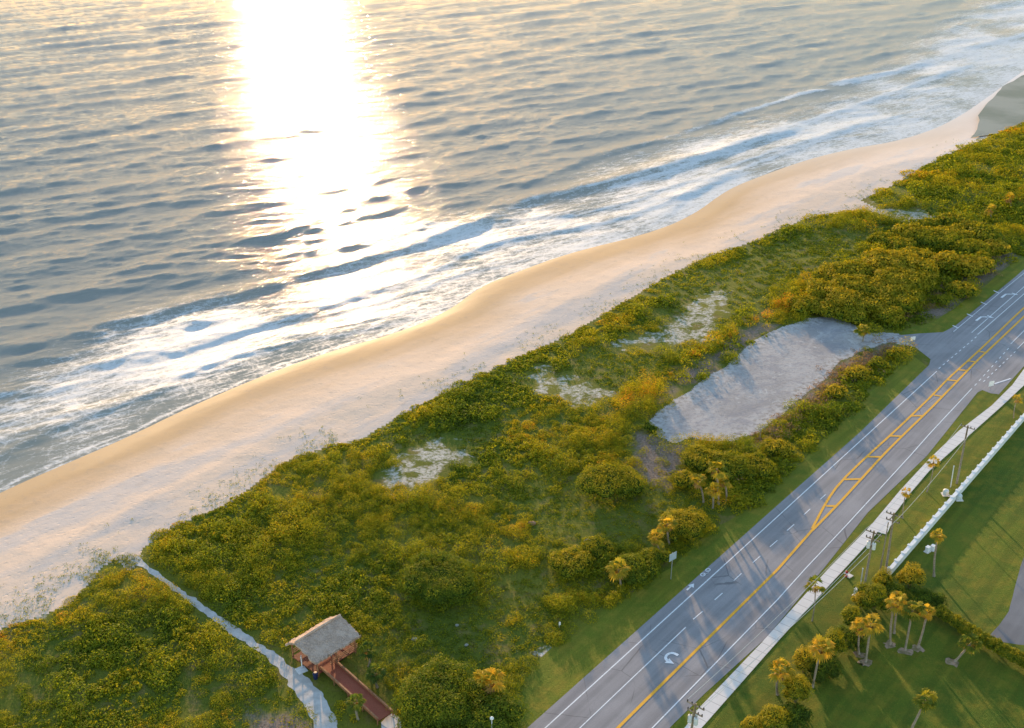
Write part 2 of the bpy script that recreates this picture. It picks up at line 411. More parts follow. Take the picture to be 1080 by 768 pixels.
lot_px = [(682, 447), (697, 433), (722, 414), (750, 396), (780, 374), (800, 356), (822, 345), (850, 336), (885, 334), (901, 343), (906, 352), (930, 350), (948, 352), (966, 360), (968, 367), (940, 362), (915, 368), (893, 379), (878, 392), (862, 408), (838, 424), (822, 440), (800, 457), (775, 464), (745, 467), (730, 462), (712, 468), (695, 461)]
lot = GL(lot_px)
patches = [GL(q) for q in (
    [(394, 504), (416, 486), (444, 468), (474, 462), (500, 480), (480, 494), (460, 508), (430, 519), (402, 517)],
    [(556, 400), (572, 386), (600, 400), (625, 406), (655, 418), (630, 424), (610, 428), (588, 416), (566, 414)],
    [(638, 364), (662, 356), (690, 350), (712, 336), (740, 318), (758, 330), (752, 356), (722, 367), (700, 362), (670, 369)],
    [(725, 318), (760, 305), (775, 315), (755, 335), (730, 335)],
    [(900, 210), (935, 220), (975, 222), (995, 231), (960, 235), (930, 228)],
    [(560, 690), (585, 680), (590, 690), (568, 698)])]
browns = [GL(q) for q in (
    [(665, 450), (695, 462), (725, 470), (722, 500), (705, 518), (668, 505)],
    [(690, 430), (735, 400), (790, 362), (822, 342), (800, 340), (760, 365), (715, 395)],
    [(800, 468), (850, 430), (890, 398), (940, 372), (950, 366), (930, 362), (880, 385), (830, 432)],
    [(960, 335), (1000, 310), (1040, 275), (1060, 262), (1075, 270), (1040, 300), (1000, 335)],
    [(262, 752), (315, 748), (335, 772), (330, 800), (255, 800)])]
path = GL([(140, 590), (160, 602), (185, 620), (205, 636), (225, 650), (250, 668), (275, 684), (297, 700), (312, 716), (325, 730), (336, 748), (346, 768), (356, 800), (366, 850)])
sand_a = np.full(len(P), -50.0)
near = (P[:, 1] < 900)
Pn = P[near]
for q in patches: sand_a[near] = np.maximum(sand_a[near], sdist(Pn, q))
sand_a = np.maximum(sand_a, -np.abs(dv)*1.6+.8)          # sand spills under the first plants
brown_a = np.full(len(P), -50.0)
for q in browns: brown_a[near] = np.maximum(brown_a[near], sdist(Pn, q))
land = (dv > 0)
fl = land[F].all(1)
def sub(P, z, F, mask, name, m, attrs):
    f = F[mask]; u, inv = np.unique(f, return_inverse=True)
    return mesh_np(name, np.column_stack([P[u], z[u]]), inv.reshape(f.shape), m, attrs={k: a[u] for k, a in attrs.items()}, smooth=True)
struct(sub(P, z, F, fl, 'ground', M['ground'], {'sand': np.clip(sand_a, -6, 2)-.6, 'brown': np.clip(brown_a, -6, 3)}))
struct(sub(P, z, F, (~fl) & (ds[F].max(1) > -60) & (P[F[:, 0], 1] < 9000), 'beach', M['beach'], {'inland': ds, 'pale': np.clip((P[:, 1]-330)/150, 0, 1)}))  # 'pale' grows with distance, painting wash and haze onto the sand

# ------------------------------------------------------------------ sea
def build_sea():
    # rows spaced evenly over the view angle, so that crests keep their shape far out
    ang = np.linspace(R(60), R(8.1), 1000); ys = 105/np.tan(ang); ys = ys[ys > 120]
    far = np.geomspace(ys[-1]*1.01, 45000, 60)
    ys = np.concatenate([ys, far])
    ts = np.concatenate([np.linspace(-2.4, -.64, 70)[:-1], np.linspace(-.64, .64, 1150), np.linspace(.64, 2.4, 70)[1:]])
    P, F = fan(ys, ts)
    ds, arc = dist_line(P, shore); off = -ds
    keep = (off[F].max(1) > -2)
    u, inv = np.unique(F[keep], return_inverse=True); F = inv.reshape(F[keep].shape); P = P[u]; off = off[u]; arc = arc[u]
    X, Y = P[:, 0], P[:, 1]
    dY = np.maximum(Y**2/ (105*1208)*.75, .1)       # cell depth
    z = np.zeros(len(P)); dx = np.zeros(len(P)); dy = np.zeros(len(P))
    a = np.array(G(0, 157, SEA_Z)); b = np.array(G(133, 137, SEA_Z)); c = (b-a)/np.linalg.norm(b-a)
    th0 = math.atan2(-c[0], c[1]) if False else math.atan2(c[0], -c[1])   # travel direction: towards the shore
    sh = np.clip(off/70, 0, 1)                      # shoaling: chop dies near the sand
    env = .55+.9*fbm(X, Y, 60, 3)
    g = np.random.default_rng(3)
    for k in range(90):
        lam = float(np.exp(g.uniform(math.log(2.6), math.log(34))))
        th = th0+g.normal(0, .26 if lam < 12 else .16); kx, ky = math.cos(th)*2*math.pi/lam, math.sin(th)*2*math.pi/lam
        amp = .0062*lam**.60
        fade = np.clip((lam/dY-1.8)/2.5, 0, 1)
        ph = kx*X+ky*Y+g.uniform(0, 6.28)+5*fbm(X+k*31, Y, 40, 2)
        A = amp*fade*env*((.22 if lam < 9 else .08)+(.78 if lam < 9 else .92)*sh)
        z += A*np.cos(ph); q = .9
        dx -= q*A*math.cos(th)*np.sin(ph); dy -= q*A*math.sin(th)*np.sin(ph)
    foam = np.zeros(len(P)); lines = [
        # crest lines in the surf: pixels, height, foam trailing landward width, face width
        ([(-60, 380), (0, 370), (60, 358), (123, 341), (200, 325), (260, 309), (300, 297), (360, 280), (440, 259), (500, 237), (545, 213), (600, 203), (660, 188), (720, 172), (790, 152), (850, 132)], 1.15, 20, 2.6, (.10, .95)),
        ([(-60, 432), (0, 418), (50, 400), (110, 385), (165, 366), (200, 347), (240, 322)], .6, 9, 2.2, (.7, .7)),
        ([(80, 396), (170, 375), (240, 354), (330, 327), (390, 309), (450, 290), (500, 262), (560, 246), (640, 236), (700, 214), (760, 190), (800, 178)], .55, 7, 2.0, (.7, .9)),
        ([(-60, 520), (0, 476), (90, 438), (150, 417), (220, 384), (290, 363), (360, 353), (430, 337), (470, 322), (500, 306)], .38, 6, 1.6, (.5, .8)),
        ([(530, 205), (600, 175), (640, 163), (720, 140), (780, 118), (840, 100), (880, 92)], .7, 12, 2.6, (.15, .95)),
        ([(620, 205), (700, 183), (760, 160), (830, 134), (900, 112), (960, 90), (1030, 66)], .6, 16, 3.4, (.9, 1)),
        ([(860, 92), (920, 82), (980, 64), (1040, 45), (1100, 32), (1180, 10)], .7, 22, 5, (.9, .9)),
        ([(190, 262), (260, 251), (330, 236), (380, 222)], .4, 4, 3.4, (0, 0)),
        ([(400, 208), (470, 196), (560, 182)], .5, 4, 3.0, (0, 0)),
        ([(300, 340), (380, 325), (450, 302), (520, 280), (580, 268)], .22, 3, 1.1, (.5, .7)),
        ([(240, 372), (330, 350), (410, 335), (470, 312)], .2, 3, 1.0, (.5, .7)),
        ([(560, 232), (640, 222), (700, 200), (780, 172), (860, 146), (930, 124)], .3, 4, 1.6, (.7, .9)),
        ([(200, 300), (260, 287), (330, 268), (420, 250), (480, 225)], .5, 5, 2.6, (.25, .4)),
        ([(600, 262), (640, 250), (690, 238), (720, 215), (745, 195)], .25, 5, 1.4, (.5, .7)),
        ([(-20, 455), (60, 440), (130, 428), (200, 400), (260, 380), (330, 360)], .16, 3, 1.2, (.3, .3)),
        ([(700, 222), (760, 186), (830, 160), (900, 135), (960, 118)], .3, 8, 2, (.8, .9)),
        ([(-40, 492), (40, 466), (120, 438), (190, 408), (250, 385)], .12, 3, 1.2, (.15, .3))]
    near = off < 230
    idx = np.where(near)[0]; Q = P[idx]
    for pts, hgt, tail, face, (f0, f1) in lines:
        L = smooth_line(GL(pts, SEA_Z), 2)
        wob = (fbm(Q[:, 0], Q[:, 1], 9, 3)-.5)*3
        d, ar = dist_line(Q, L); tot = np.sum(np.hypot(*np.diff(L, axis=0).T))
        # fade at the ends
        en = np.clip(np.minimum(ar, tot-ar)/12, 0, 1)
        s = d+wob
        prof = np.where(s > 0, np.exp(-(s/face)**2), np.exp(-(s/(face*2.6))**2))
        vary = .7+.6*fbm(Q[:, 0]+hgt*90, Q[:, 1], 22, 2)
        z[idx] += hgt*.75*en*prof*vary
        fr = f0+(f1-f0)*ar/tot
        fb = np.where(s > -face*.5, np.exp(-(np.maximum(s, 0)/tail)**1.5), 0)*0
        crest = np.exp(-((s-face*.4)/(face*.8))**2)*1.2
        trail = np.where(s < 0, np.exp(s/tail), 0)*.68
        foam[idx] = np.maximum(foam[idx], en*fr*(np.maximum(crest, trail)))
    # overall surf density
    surf = np.clip(1-(off-2)/np.interp(Y, [170, 260, 350, 700], [58, 64, 62, 95]), 0, 1)
    foam = np.maximum(foam, .80*np.clip(surf*1.8, 0, 1)*(.45+1.1*fbm(X, Y, 22, 3)))
    # the wide foam field on the left, between the second and the fourth crest
    fld = GL([(-80, 455), (0, 425), (90, 398), (170, 378), (230, 372), (200, 392), (120, 424), (60, 448), (0, 468), (-80, 500)], SEA_Z)
    foam[idx] = np.maximum(foam[idx], np.clip(sdist(Q, fld)/3+.6, 0, 1)*.78)
    calm = GL([(-60, 490), (0, 472), (90, 436), (170, 408), (300, 366), (420, 345), (300, 385), (150, 452), (0, 516)], SEA_Z)
    foam[idx] *= 1-.12*np.clip(sdist(Q, calm)/3+.3, 0, 1)
    foam = foam*(1+.10*np.clip((Y-260)/120, 0, 1))
    edge = np.clip(1-np.abs(off-.8+3.5*(fbm(X, Y, 14, 3)-.5))/2.0, 0, 1)
    foam = np.maximum(foam, edge*.95)
    foam = np.maximum(foam, .9*np.clip((X-200)/80, 0, 1)*np.clip((Y-380)/60, 0, 1)*np.clip(1-off/60, 0, 1))
    z = z*np.clip(off/9, .05, 1)+.03+.5*np.clip(-off/6, 0, 1)*0
    V = np.column_stack([X+dx, Y+dy, SEA_Z+z])
    m, t, out = mat('sea_water'); n = N(t)
    rz = th0
    al = n.coord(-rz, (1, .24, 1)); v = n.coord()
    dist = n.attr('foam'); offs = n.attr('off'); dd = n.attr('far')
    ch1 = n.noise(al, .55, 6, .68, .3); ch2 = n.noise(al, 1.7, 5, .7); ch0 = n.noise(al, .13, 3, .55)
    h = n.math('ADD', n.math('MULTIPLY', ch1, .23), n.math('MULTIPLY', ch2, .17))
    h = n.math('ADD', h, n.math('MULTIPLY', ch0, .25))
    bp = n.new('Bump'); n.put(bp.inputs['Height'], h); bp.inputs['Distance'].default_value = 1.0; n.put(bp.inputs['Strength'], n.ramp(offs, 0, 40, .25, .8))
    # foam lace
    v2 = n.mix(.35, n.coord(-rz, (1, .6, 1)), n.noise(v, .5, 4, col=True))
    la = n.math('ADD', n.math('MULTIPLY', n.noise(al, .8, 7, .75, .6), .75), n.math('MULTIPLY', n.noise(v, 2.5, 5, .75), .35))
    vv = n.vor(n.mix(.5, v, n.noise(v, .7, 5, .7, col=True)), .9, 'DISTANCE_TO_EDGE')
    la = n.math('ADD', la, n.ramp(vv, .16, .0, -.01, .05))
    thr = n.ramp(dist, 0, 1, .84, .39, False)
    fm = n.ramp(n.math('SUBTRACT', la, thr), -.05, .20)
    fm = n.math('MULTIPLY', fm, n.ramp(dist, .02, .1))
    depth = n.ramp(offs, 0, 55)
    body = n.mix(depth, (.30, .285, .23), n.mix(n.ramp(dd, 200, 700), (.245, .250, .225), (.27, .275, .25)))
    wd_ = n.new('BsdfDiffuse'); n.put(wd_.inputs[0], body); n.put(wd_.inputs['Normal'], bp.outputs[0])
    wg = n.new('BsdfGlossy'); wg.inputs['Roughness'].default_value = .06; n.put(wg.inputs['Normal'], bp.outputs[0]); n.put(wg.inputs[0], (1, .97, .93))
    fr = n.new('Fresnel'); fr.inputs['IOR'].default_value = 1.333; n.put(fr.inputs['Normal'], bp.outputs[0])
    w = n.new('MixShader'); n.put(w.inputs[0], n.math('MULTIPLY', fr.outputs[0], .21)); t.links.new(wd_.outputs[0], w.inputs[1]); t.links.new(wg.outputs[0], w.inputs[2])
    fo = n.new('BsdfPrincipled'); n.put(fo.inputs['Base Color'], n.mix(n.noise(v, 1.5, 4), (.68, .67, .65), (.50, .52, .53))); fo.inputs['Roughness'].default_value = .6
    n.put(fo.inputs['Normal'], n.bump(la, .6, .22))
    mx = n.new('MixShader'); n.put(mx.inputs[0], n.math('MULTIPLY', fm, .92)); t.links.new(w.outputs[0], mx.inputs[1]); t.links.new(fo.outputs[0], mx.inputs[2]); t.links.new(mx.outputs[0], out.inputs[0])
    struct(mesh_np('sea', V, F, m, attrs={'foam': foam, 'off': off, 'far': Y}, smooth=True))
build_sea()

# ------------------------------------------------------------------ flat sheets
def ragged(poly, step=1.2, amp=.5, seed=0, sc=3.0, closed=True):
    out = []
    n = len(poly)
    for i in range(n if closed else n-1):
        a, b = poly[i], poly[(i+1) % n]; L = np.linalg.norm(b-a); k = max(1, int(L/step)); nr = np.array([-(b-a)[1], (b-a)[0]])/max(L, 1e-6)
        for j in range(k):
            p = a+(b-a)*j/k
            q = (fbm(np.array([p[0]+seed*37.0]), np.array([p[1]]), sc, 3)[0]-.5)*2*amp
            out.append(p+nr*q)
    return np.array(out)
def sheet(name, poly, zz, m, attrs=None, side=0.0):
    """flat polygon (triangulated), optionally with skirt walls of height `side`"""
    import bmesh
    bm = bmesh.new(); vs = [bm.verts.new((p[0], p[1], zz)) for p in poly]; bm.faces.new(vs)
    bmesh.ops.triangulate(bm, faces=bm.faces[:])
    if side:
        n = len(vs); lo = [bm.verts.new((p[0], p[1], zz-side)) for p in poly]
        for i in range(n): bm.faces.new((vs[i], lo[i], lo[(i+1) % n], vs[(i+1) % n]))
    bmesh.ops.recalc_face_normals(bm, faces=bm.faces[:])
    me = bpy.data.meshes.new(name); bm.to_mesh(me); bm.free(); me.materials.append(m)
    o = bpy.data.objects.new(name, me); COL.objects.link(o)
    return struct(o)
def strip(line, wd, zz=0, step=None):
    L = np.asarray(line, float); T = np.gradient(L, axis=0); T /= np.linalg.norm(T, axis=1)[:, None]; Nn = np.stack([-T[:, 1], T[:, 0]], 1)
    ww = np.asarray(wd) if hasattr(wd, '__len__') else np.full(len(L), wd)
    return np.vstack([L+Nn*ww[:, None]/2, (L-Nn*ww[:, None]/2)[::-1]])
def lerp_out(a, b, d): return b+(b-a)/np.linalg.norm(b-a)*d

# road
left = GL([(556, 768), (820, 533), (907, 456), (980, 385), (981.5, 379), (966, 367), (957, 360), (946, 354), (968, 352), (994.7, 350.5), (1007.4, 343.8), (1071, 292), (1080, 284)])
right = GL([(711, 763), (744, 731), (809, 672), (871, 597), (915, 541), (977.5, 481), (1031, 414), (1036, 411.5), (1045, 415), (1053.5, 416), (1082, 384)])
rd = (np.array(G(988, 391.7))-np.array(G(575, 768))); rd /= np.linalg.norm(rd)
left = np.vstack([left[0]-rd*90, left, left[-1]+rd*500])
right = np.vstack([right[0]-rd*90, right, right[-1]+rd*500])
road_poly = np.vstack([left, right[::-1]])
# lawn and verge sheets
verge_px = [(532, 790), (540, 745), (548, 715), (566, 698), (600, 668), (628, 648), (655, 632), (690, 612), (716, 592), (742, 566), (775, 545), (800, 530), (835, 497), (862, 470), (890, 442), (925, 408), (950, 384), (962, 370)]
vl = np.vstack([[G(440, 826)], GL(verge_px)]); vr = GL([(980, 388), (909, 458), (822, 535), (560, 770), (500, 826)])
sheet('verge', np.vstack([ragged(vl, 1.5, .5, 1, closed=False), vr]), .010, M['verge'])
v2 = GL([(946, 353), (975, 352), (996, 353), (1010, 345), (1074, 293), (1082, 284), (1090, 262), (1062, 282), (1040, 300), (1010, 322), (985, 340), (960, 346)])
sheet('verge', ragged(v2, 1.5, .3, 2), .010, M['verge'])
lawn = np.vstack([right[0]-rd*5+np.array([-1.5, 1.5]), GL([(705, 766), (738, 729), (868, 594), (975, 480), (1028, 413), (1080, 384)])+0, [right[-1]+np.array([-1.5, 1.5])], [(right[-1]+np.array([400, -400]))], [(260, 30)], [(20, 30)]])
sheet('lawn', lawn, .006, M['lawn'])
sheet('road', road_poly, .022, M['road'])
lp = ragged(lot, 1.0, .9, 3, 4.0)
def lot_mesh():
    x0, y0 = lp.min(0); x1, y1 = lp.max(0)
    gx = np.arange(x0, x1, .35); gy = np.arange(y0, y1, .35); X, Y = np.meshgrid(gx, gy, indexing='ij'); Q = np.stack([X.ravel(), Y.ravel()], 1)
    i = np.arange(len(Q)).reshape(X.shape); F = np.stack([i[:-1, :-1].ravel(), i[1:, :-1].ravel(), i[1:, 1:].ravel(), i[:-1, 1:].ravel()], 1)
    sdv = sdist(Q, lp); k = (sdv[F] > -.1).all(1); F = F[k]; u, inv = np.unique(F, return_inverse=True)
    struct(mesh_np('parking_lot', np.column_stack([Q[u], np.full(len(u), .016)]), inv.reshape(F.shape), M['lot'], attrs={'edge': sdv[u]}))
lot_mesh()
pw = np.interp(np.arange(len(path)), [0, 1, 4, 7, 8, 9, 13], [2.4, .9, 1.15, 1.4, 2.4, 3.0, 2.6])
pl = smooth_line(path, 2); pwi = np.interp(np.linspace(0, 13, len(pl)), np.arange(14), pw)
sheet('path', ragged(strip(pl, pwi), .4, .45, 5, 1.1), .012, M['pathsand'])
# pavement (raised slab) with the small pad beside it
swl = GL([(723, 767), (737.6, 747), (801.7, 680), (874, 600), (918, 555), (949.4, 517.5), (980, 484.5), (1011, 455), (1045.6, 428.4), (1067.5, 406.6), (1080, 389.4), (1100, 368)])
swr = GL([(740, 768), (822.5, 674.4), (890, 601), (918, 570.6), (946, 539), (958.7, 522), (980, 497), (1027, 455), (1055, 430), (1080, 406.6), (1106, 378)])
sw = np.vstack([[swl[0]-rd*60], swl, [swl[-1]+rd*300], [swr[-1]+rd*300], swr[::-1], [swr[0]-rd*60]])
sheet('pavement', sw, .10, M['concrete'], side=.12)
sheet('pavement', GL([(923, 560.5), (935, 564), (942, 549), (938, 545.5)]), .085, M['concrete'], side=.1)
sheet('driveway', ragged(GL([(1100, 545), (1086, 572), (1076, 598), (1070, 622), (1064, 645), (1054, 660), (1044, 670), (1058, 677), (1075, 680), (1110, 682), (1200, 700), (1200, 545)]), 1.5, .15, 9), .012, M['drive'])
sheet('path', GL([(402, 762), (412, 752), (421, 756), (426, 768), (430, 800), (404, 810)]), .014, M['concrete'])
sheet('grey_green_sheet', ragged(GL([(1024, 146), (1030, 132), (1038, 118), (1046, 108), (1060, 92), (1075, 80), (1100, 66), (1160, 50), (1160, 100), (1085, 128), (1050, 141)]), 6, 3, 2, 20), .16, M['flat'])  # even grey-green sheet laid over the far end of the beach

# road paint
def paint(name, items, m, zz=.027):
    mb = MB()
    for k_, (L, wd) in enumerate(items):
        L = np.asarray(L); q = strip(L, wd); n = len(L)
        mb.add([(p[0], p[1], zz+.0006*k_) for p in q], [(i, i+1, 2*n-2-i, 2*n-1-i) for i in range(n-1)])
    return struct(mb.build(name, m))
def resamp(L, n):
    L = np.asarray(L); d = np.concatenate([[0], np.cumsum(np.hypot(*np.diff(L, axis=0).T))]); t = np.linspace(0, d[-1], n)
    return np.stack([np.interp(t, d, L[:, 0]), np.interp(t, d, L[:, 1])], 1)
W = []
le = GL([(575, 768), (820, 545), (988, 391.7)]); le = np.vstack([le[0]-rd*90, le]); W.append((le, .17))
def dots(a, b, n, frac=.45):
    a, b = np.array(G(*a)), np.array(G(*b)); return [(np.array([a+(b-a)*i/n, a+(b-a)*(i+frac)/n]), .17) for i in range(n)]
W += dots((990, 389), (1032, 353.5), 10)
W += [(GL([(1024.8, 351), (1052, 327), (1090, 294)]), .16), (GL([(1031, 353), (1055, 332), (1095, 297)]), .16), (GL([(1005.6, 350), (1052, 311), (1084, 285)]), .13)]
ml = GL([(611.6, 768), (723.3, 661.7)]); W.append((np.vstack([ml[0]-rd*90, ml]), .15))
for a, b in [((731, 653.5), (741, 645)), ((753.7, 633), (762, 625.7)), ((774, 612.5), (782, 605)), ((794, 593.6), (802, 586.5)), ((812, 577), (820, 570)), ((830, 560), (837.5, 553.3)), ((848, 543), (854.5, 537)), ((865, 527), (871, 521.6))]: W.append((GL([a, b]), .15))
re_ = GL([(688, 768), (820, 632.7), (849.4, 600), (894.7, 551.9), (960, 480.8), (982, 456), (1025, 410)]); re_ = np.vstack([re_[0]-rd*90, re_]); W.append((re_, .17))
W += dots((1028, 407), (1066, 365), 9); W += dots((1037, 403), (1073, 369), 9)
W += [(GL([(1066, 363), (1092, 337)]), .15), (GL([(1073, 368), (1096, 345)]), .15), (GL([(1049, 405), (1066, 399.5)]), .35)]
for x, y in ((1007.8, 344.7), (1023, 332.5), (1037.5, 320), (1051, 308)): W.append((GL([(x-3, y-1.2), (x+3, y+1.6)]), .35))
paint('lane_line', W, M['wline'])
Y = [(np.vstack([[np.array(G(651.7, 768))-rd*90], GL([(651.7, 768), (820, 601), (857, 559)])]), .42)]
Y.append((smooth_line(GL([(856.4, 558), (871.8, 529), (885, 510), (913.7, 482), (940, 458.6), (967, 433), (983.7, 416.7), (1000, 399.5), (1020, 381.5), (1040, 363), (1080, 324.6), (1120, 288)]), 1), .42))
Y.append((smooth_line(GL([(856.4, 560), (882.8, 533.4), (909, 504.8), (931, 480.6), (953, 458.6), (982.8, 430), (994.7, 417.7), (1011, 401), (1029, 382), (1047.5, 365), (1080, 334), (1120, 296)]), 1), .44))
for a, b in [((871, 534), (882, 534)), ((889, 506), (910, 505.5)), ((914, 482), (929.5, 482.3)), ((938, 460), (952, 460.5)), ((961, 439), (973, 438.8)), ((984.7, 417), (994, 418.5)), ((999, 401), (1010, 402)), ((1011, 390.5), (1020, 391)), ((1021, 381), (1029, 382)), ((1032, 371), (1040, 372))]:
    q = GL([a, b]); mm = q.mean(0); Y.append((mm+(q-mm)*.92, .55))
paint('centre_line', Y, M['yline'], .056)
# arrows and cycle symbol
side = np.array([rd[1], -rd[0]])
def decal(c, polys, name='road_arrow', s=1.0, fwd=1):
    c = np.array(G(*c)); mb = MB()
    for q in polys: mb.add([tuple(c+side*u*s+rd*v*s*fwd)+(.064,) for u, v in q], [tuple(range(len(q)))])
    struct(mb.build(name, M['wline']))
arc = []
for i in range(9):
    t0, t1 = math.pi*(.5+i*.11), math.pi*(.5+(i+1)*.11)
    p = lambda t, r: (r*math.cos(t)*.75+.4, r*math.sin(t))
    arc.append([p(t0, 1.05), p(t1, 1.05), p(t1, .62), p(t0, .62)])
decal((705, 692), arc+[[(.4, 1.05), (.4, .62), (.9, .62), (.9, 1.05)], [(.35, -.35), (1.35, -.85), (.35, -1.45)]], s=1.1)
decal((728, 619.5), [[(-.14, -1), (.14, -1), (.14, .2), (-.14, .2)], [(-.5, .15), (.5, .15), (0, 1.1)]])
cyc = []
for cy in (-.75, .75):
    for i in range(12):
        a0, a1 = i*math.pi/6, (i+1)*math.pi/6
        cyc.append([(.38*math.cos(a0), cy+.5*math.sin(a0)), (.38*math.cos(a1), cy+.5*math.sin(a1)), (.24*math.cos(a1), cy+.34*math.sin(a1)), (.24*math.cos(a0), cy+.34*math.sin(a0))])
cyc += [[(-.06, -.75), (.06, -.75), (.5, .1), (.38, .1)], [(.38, .1), (.5, .1), (.06, .75), (-.06, .75)], [(.3, -.2), (.42, -.2), (.42, .3), (.3, .3)]]
decal((744, 604), cyc, 'cycle_symbol', 1.0)
for c in ((1033, 335.6), (1059.4, 311.5)):
    decal(c, [[(-.2, -1.4), (.15, -1.4), (.2, .5), (-.1, .6)], [(-.1, .6), (.2, .5), (1.1, 1.1), (.9, 1.4)], [(.8, .7), (1.7, 1.5), (.6, 1.8)]], 'road_arrow', 1.5)

# ------------------------------------------------------------------ foliage
def leaf_arrays(pos, nrm, size, asp=.62):
    n = len(pos); r = rng.normal(size=(n, 3)); nrm = nrm/np.linalg.norm(nrm, axis=1)[:, None]
    a = np.cross(nrm, r); a /= np.linalg.norm(a, axis=1)[:, None]+1e-9; b = np.cross(nrm, a)
    s = size[:, None]
    V = np.stack([pos-a*s*.5, pos-b*s*asp*.5+a*s*.05, pos+a*s*.5, pos+b*s*asp*.5+a*s*.05], 1).reshape(-1, 3)
    F = np.arange(4*n).reshape(-1, 4)
    return V, F
def domes_to_leaves(c, r, h, dens, lsize, tint, zbase=0.0, jit=.35, low=-.15):
    """c (n,2) centres, r radii, h heights -> leaves over flattened half balls"""
    cnt = np.maximum((dens*r*r).astype(int), 6); i = np.repeat(np.arange(len(c)), cnt); n = len(i)
    u = rng.uniform(low, 1, n); ph = rng.uniform(0, 2*np.pi, n); q = np.sqrt(np.maximum(1-u*u, 0)); k = rng.uniform(.72, 1.1, n)
    d = np.stack([q*np.cos(ph), q*np.sin(ph), u], 1)
    pos = np.stack([c[i, 0]+d[:, 0]*r[i]*k, c[i, 1]+d[:, 1]*r[i]*k, np.maximum(zbase+d[:, 2]*h[i]*k, .03)], 1)
    nrm = d*np.array([1, 1, 1.5])+rng.normal(0, .55, (n, 3))
    sz = lsize[i]*rng.uniform(.6, 1.35, n)
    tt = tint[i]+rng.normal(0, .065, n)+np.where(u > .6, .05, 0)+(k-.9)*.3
    return pos, nrm, sz, tt
main_px = [(148, 577), (185, 555), (240, 532), (300, 488), (345, 472), (380, 464), (430, 434), (480, 410), (540, 380), (600, 354), (650, 324), (700, 294), (745, 272), (800, 254), (850, 231), (900, 223), (930, 227), (962, 236), (1000, 232), (1100, 190), (1100, 262), (1062, 281), (1040, 300), (1000, 328), (965, 345), (945, 350)] + verge_px[::-1] + [(500, 800), (430, 800), (405, 760), (360, 760), (352, 770), (340, 745), (325, 722), (300, 698), (272, 678), (232, 650), (205, 630), (175, 608)]
left_px = [(-120, 720), (-60, 692), (0, 664), (30, 654), (70, 640), (92, 617), (108, 598), (122, 590), (136, 602), (150, 606), (180, 626), (212, 652), (255, 684), (295, 712), (320, 745), (335, 790), (340, 860), (-160, 900)]
north_px = [(907, 212), (930, 201), (950, 191), (980, 173), (1010, 158), (1050, 141), (1080, 130), (1160, 105), (1160, 215), (1100, 200), (1000, 231), (985, 228), (940, 221)]
MAINP, LEFTP, NORTHP = GL(main_px), GL(left_px), GL(north_px)
grasszones = [GL(q) for q in (
    [(425, 640), (460, 640), (520, 640), (575, 660), (560, 690), (535, 705), (470, 705), (430, 690)],
    [(520, 610), (570, 600), (590, 640), (570, 668), (530, 650)],
    [(560, 520), (620, 500), (700, 520), (745, 530), (740, 555), (690, 570), (600, 570), (560, 560)],
    [(590, 395), (620, 365), (690, 375), (735, 385), (700, 412), (640, 415)],
    [(700, 300), (760, 275), (860, 240), (925, 245), (900, 270), (840, 300), (780, 340), (730, 345), (700, 330)],
    [(390, 470), (440, 455), (520, 440), (560, 430), (520, 470), (440, 480)],
    [(250, 735), (310, 725), (345, 790), (240, 800)])]
hut_zone = GL([(300, 690), (350, 664), (390, 690), (430, 765), (400, 775), (350, 735), (318, 716)])
deckz = hut_zone
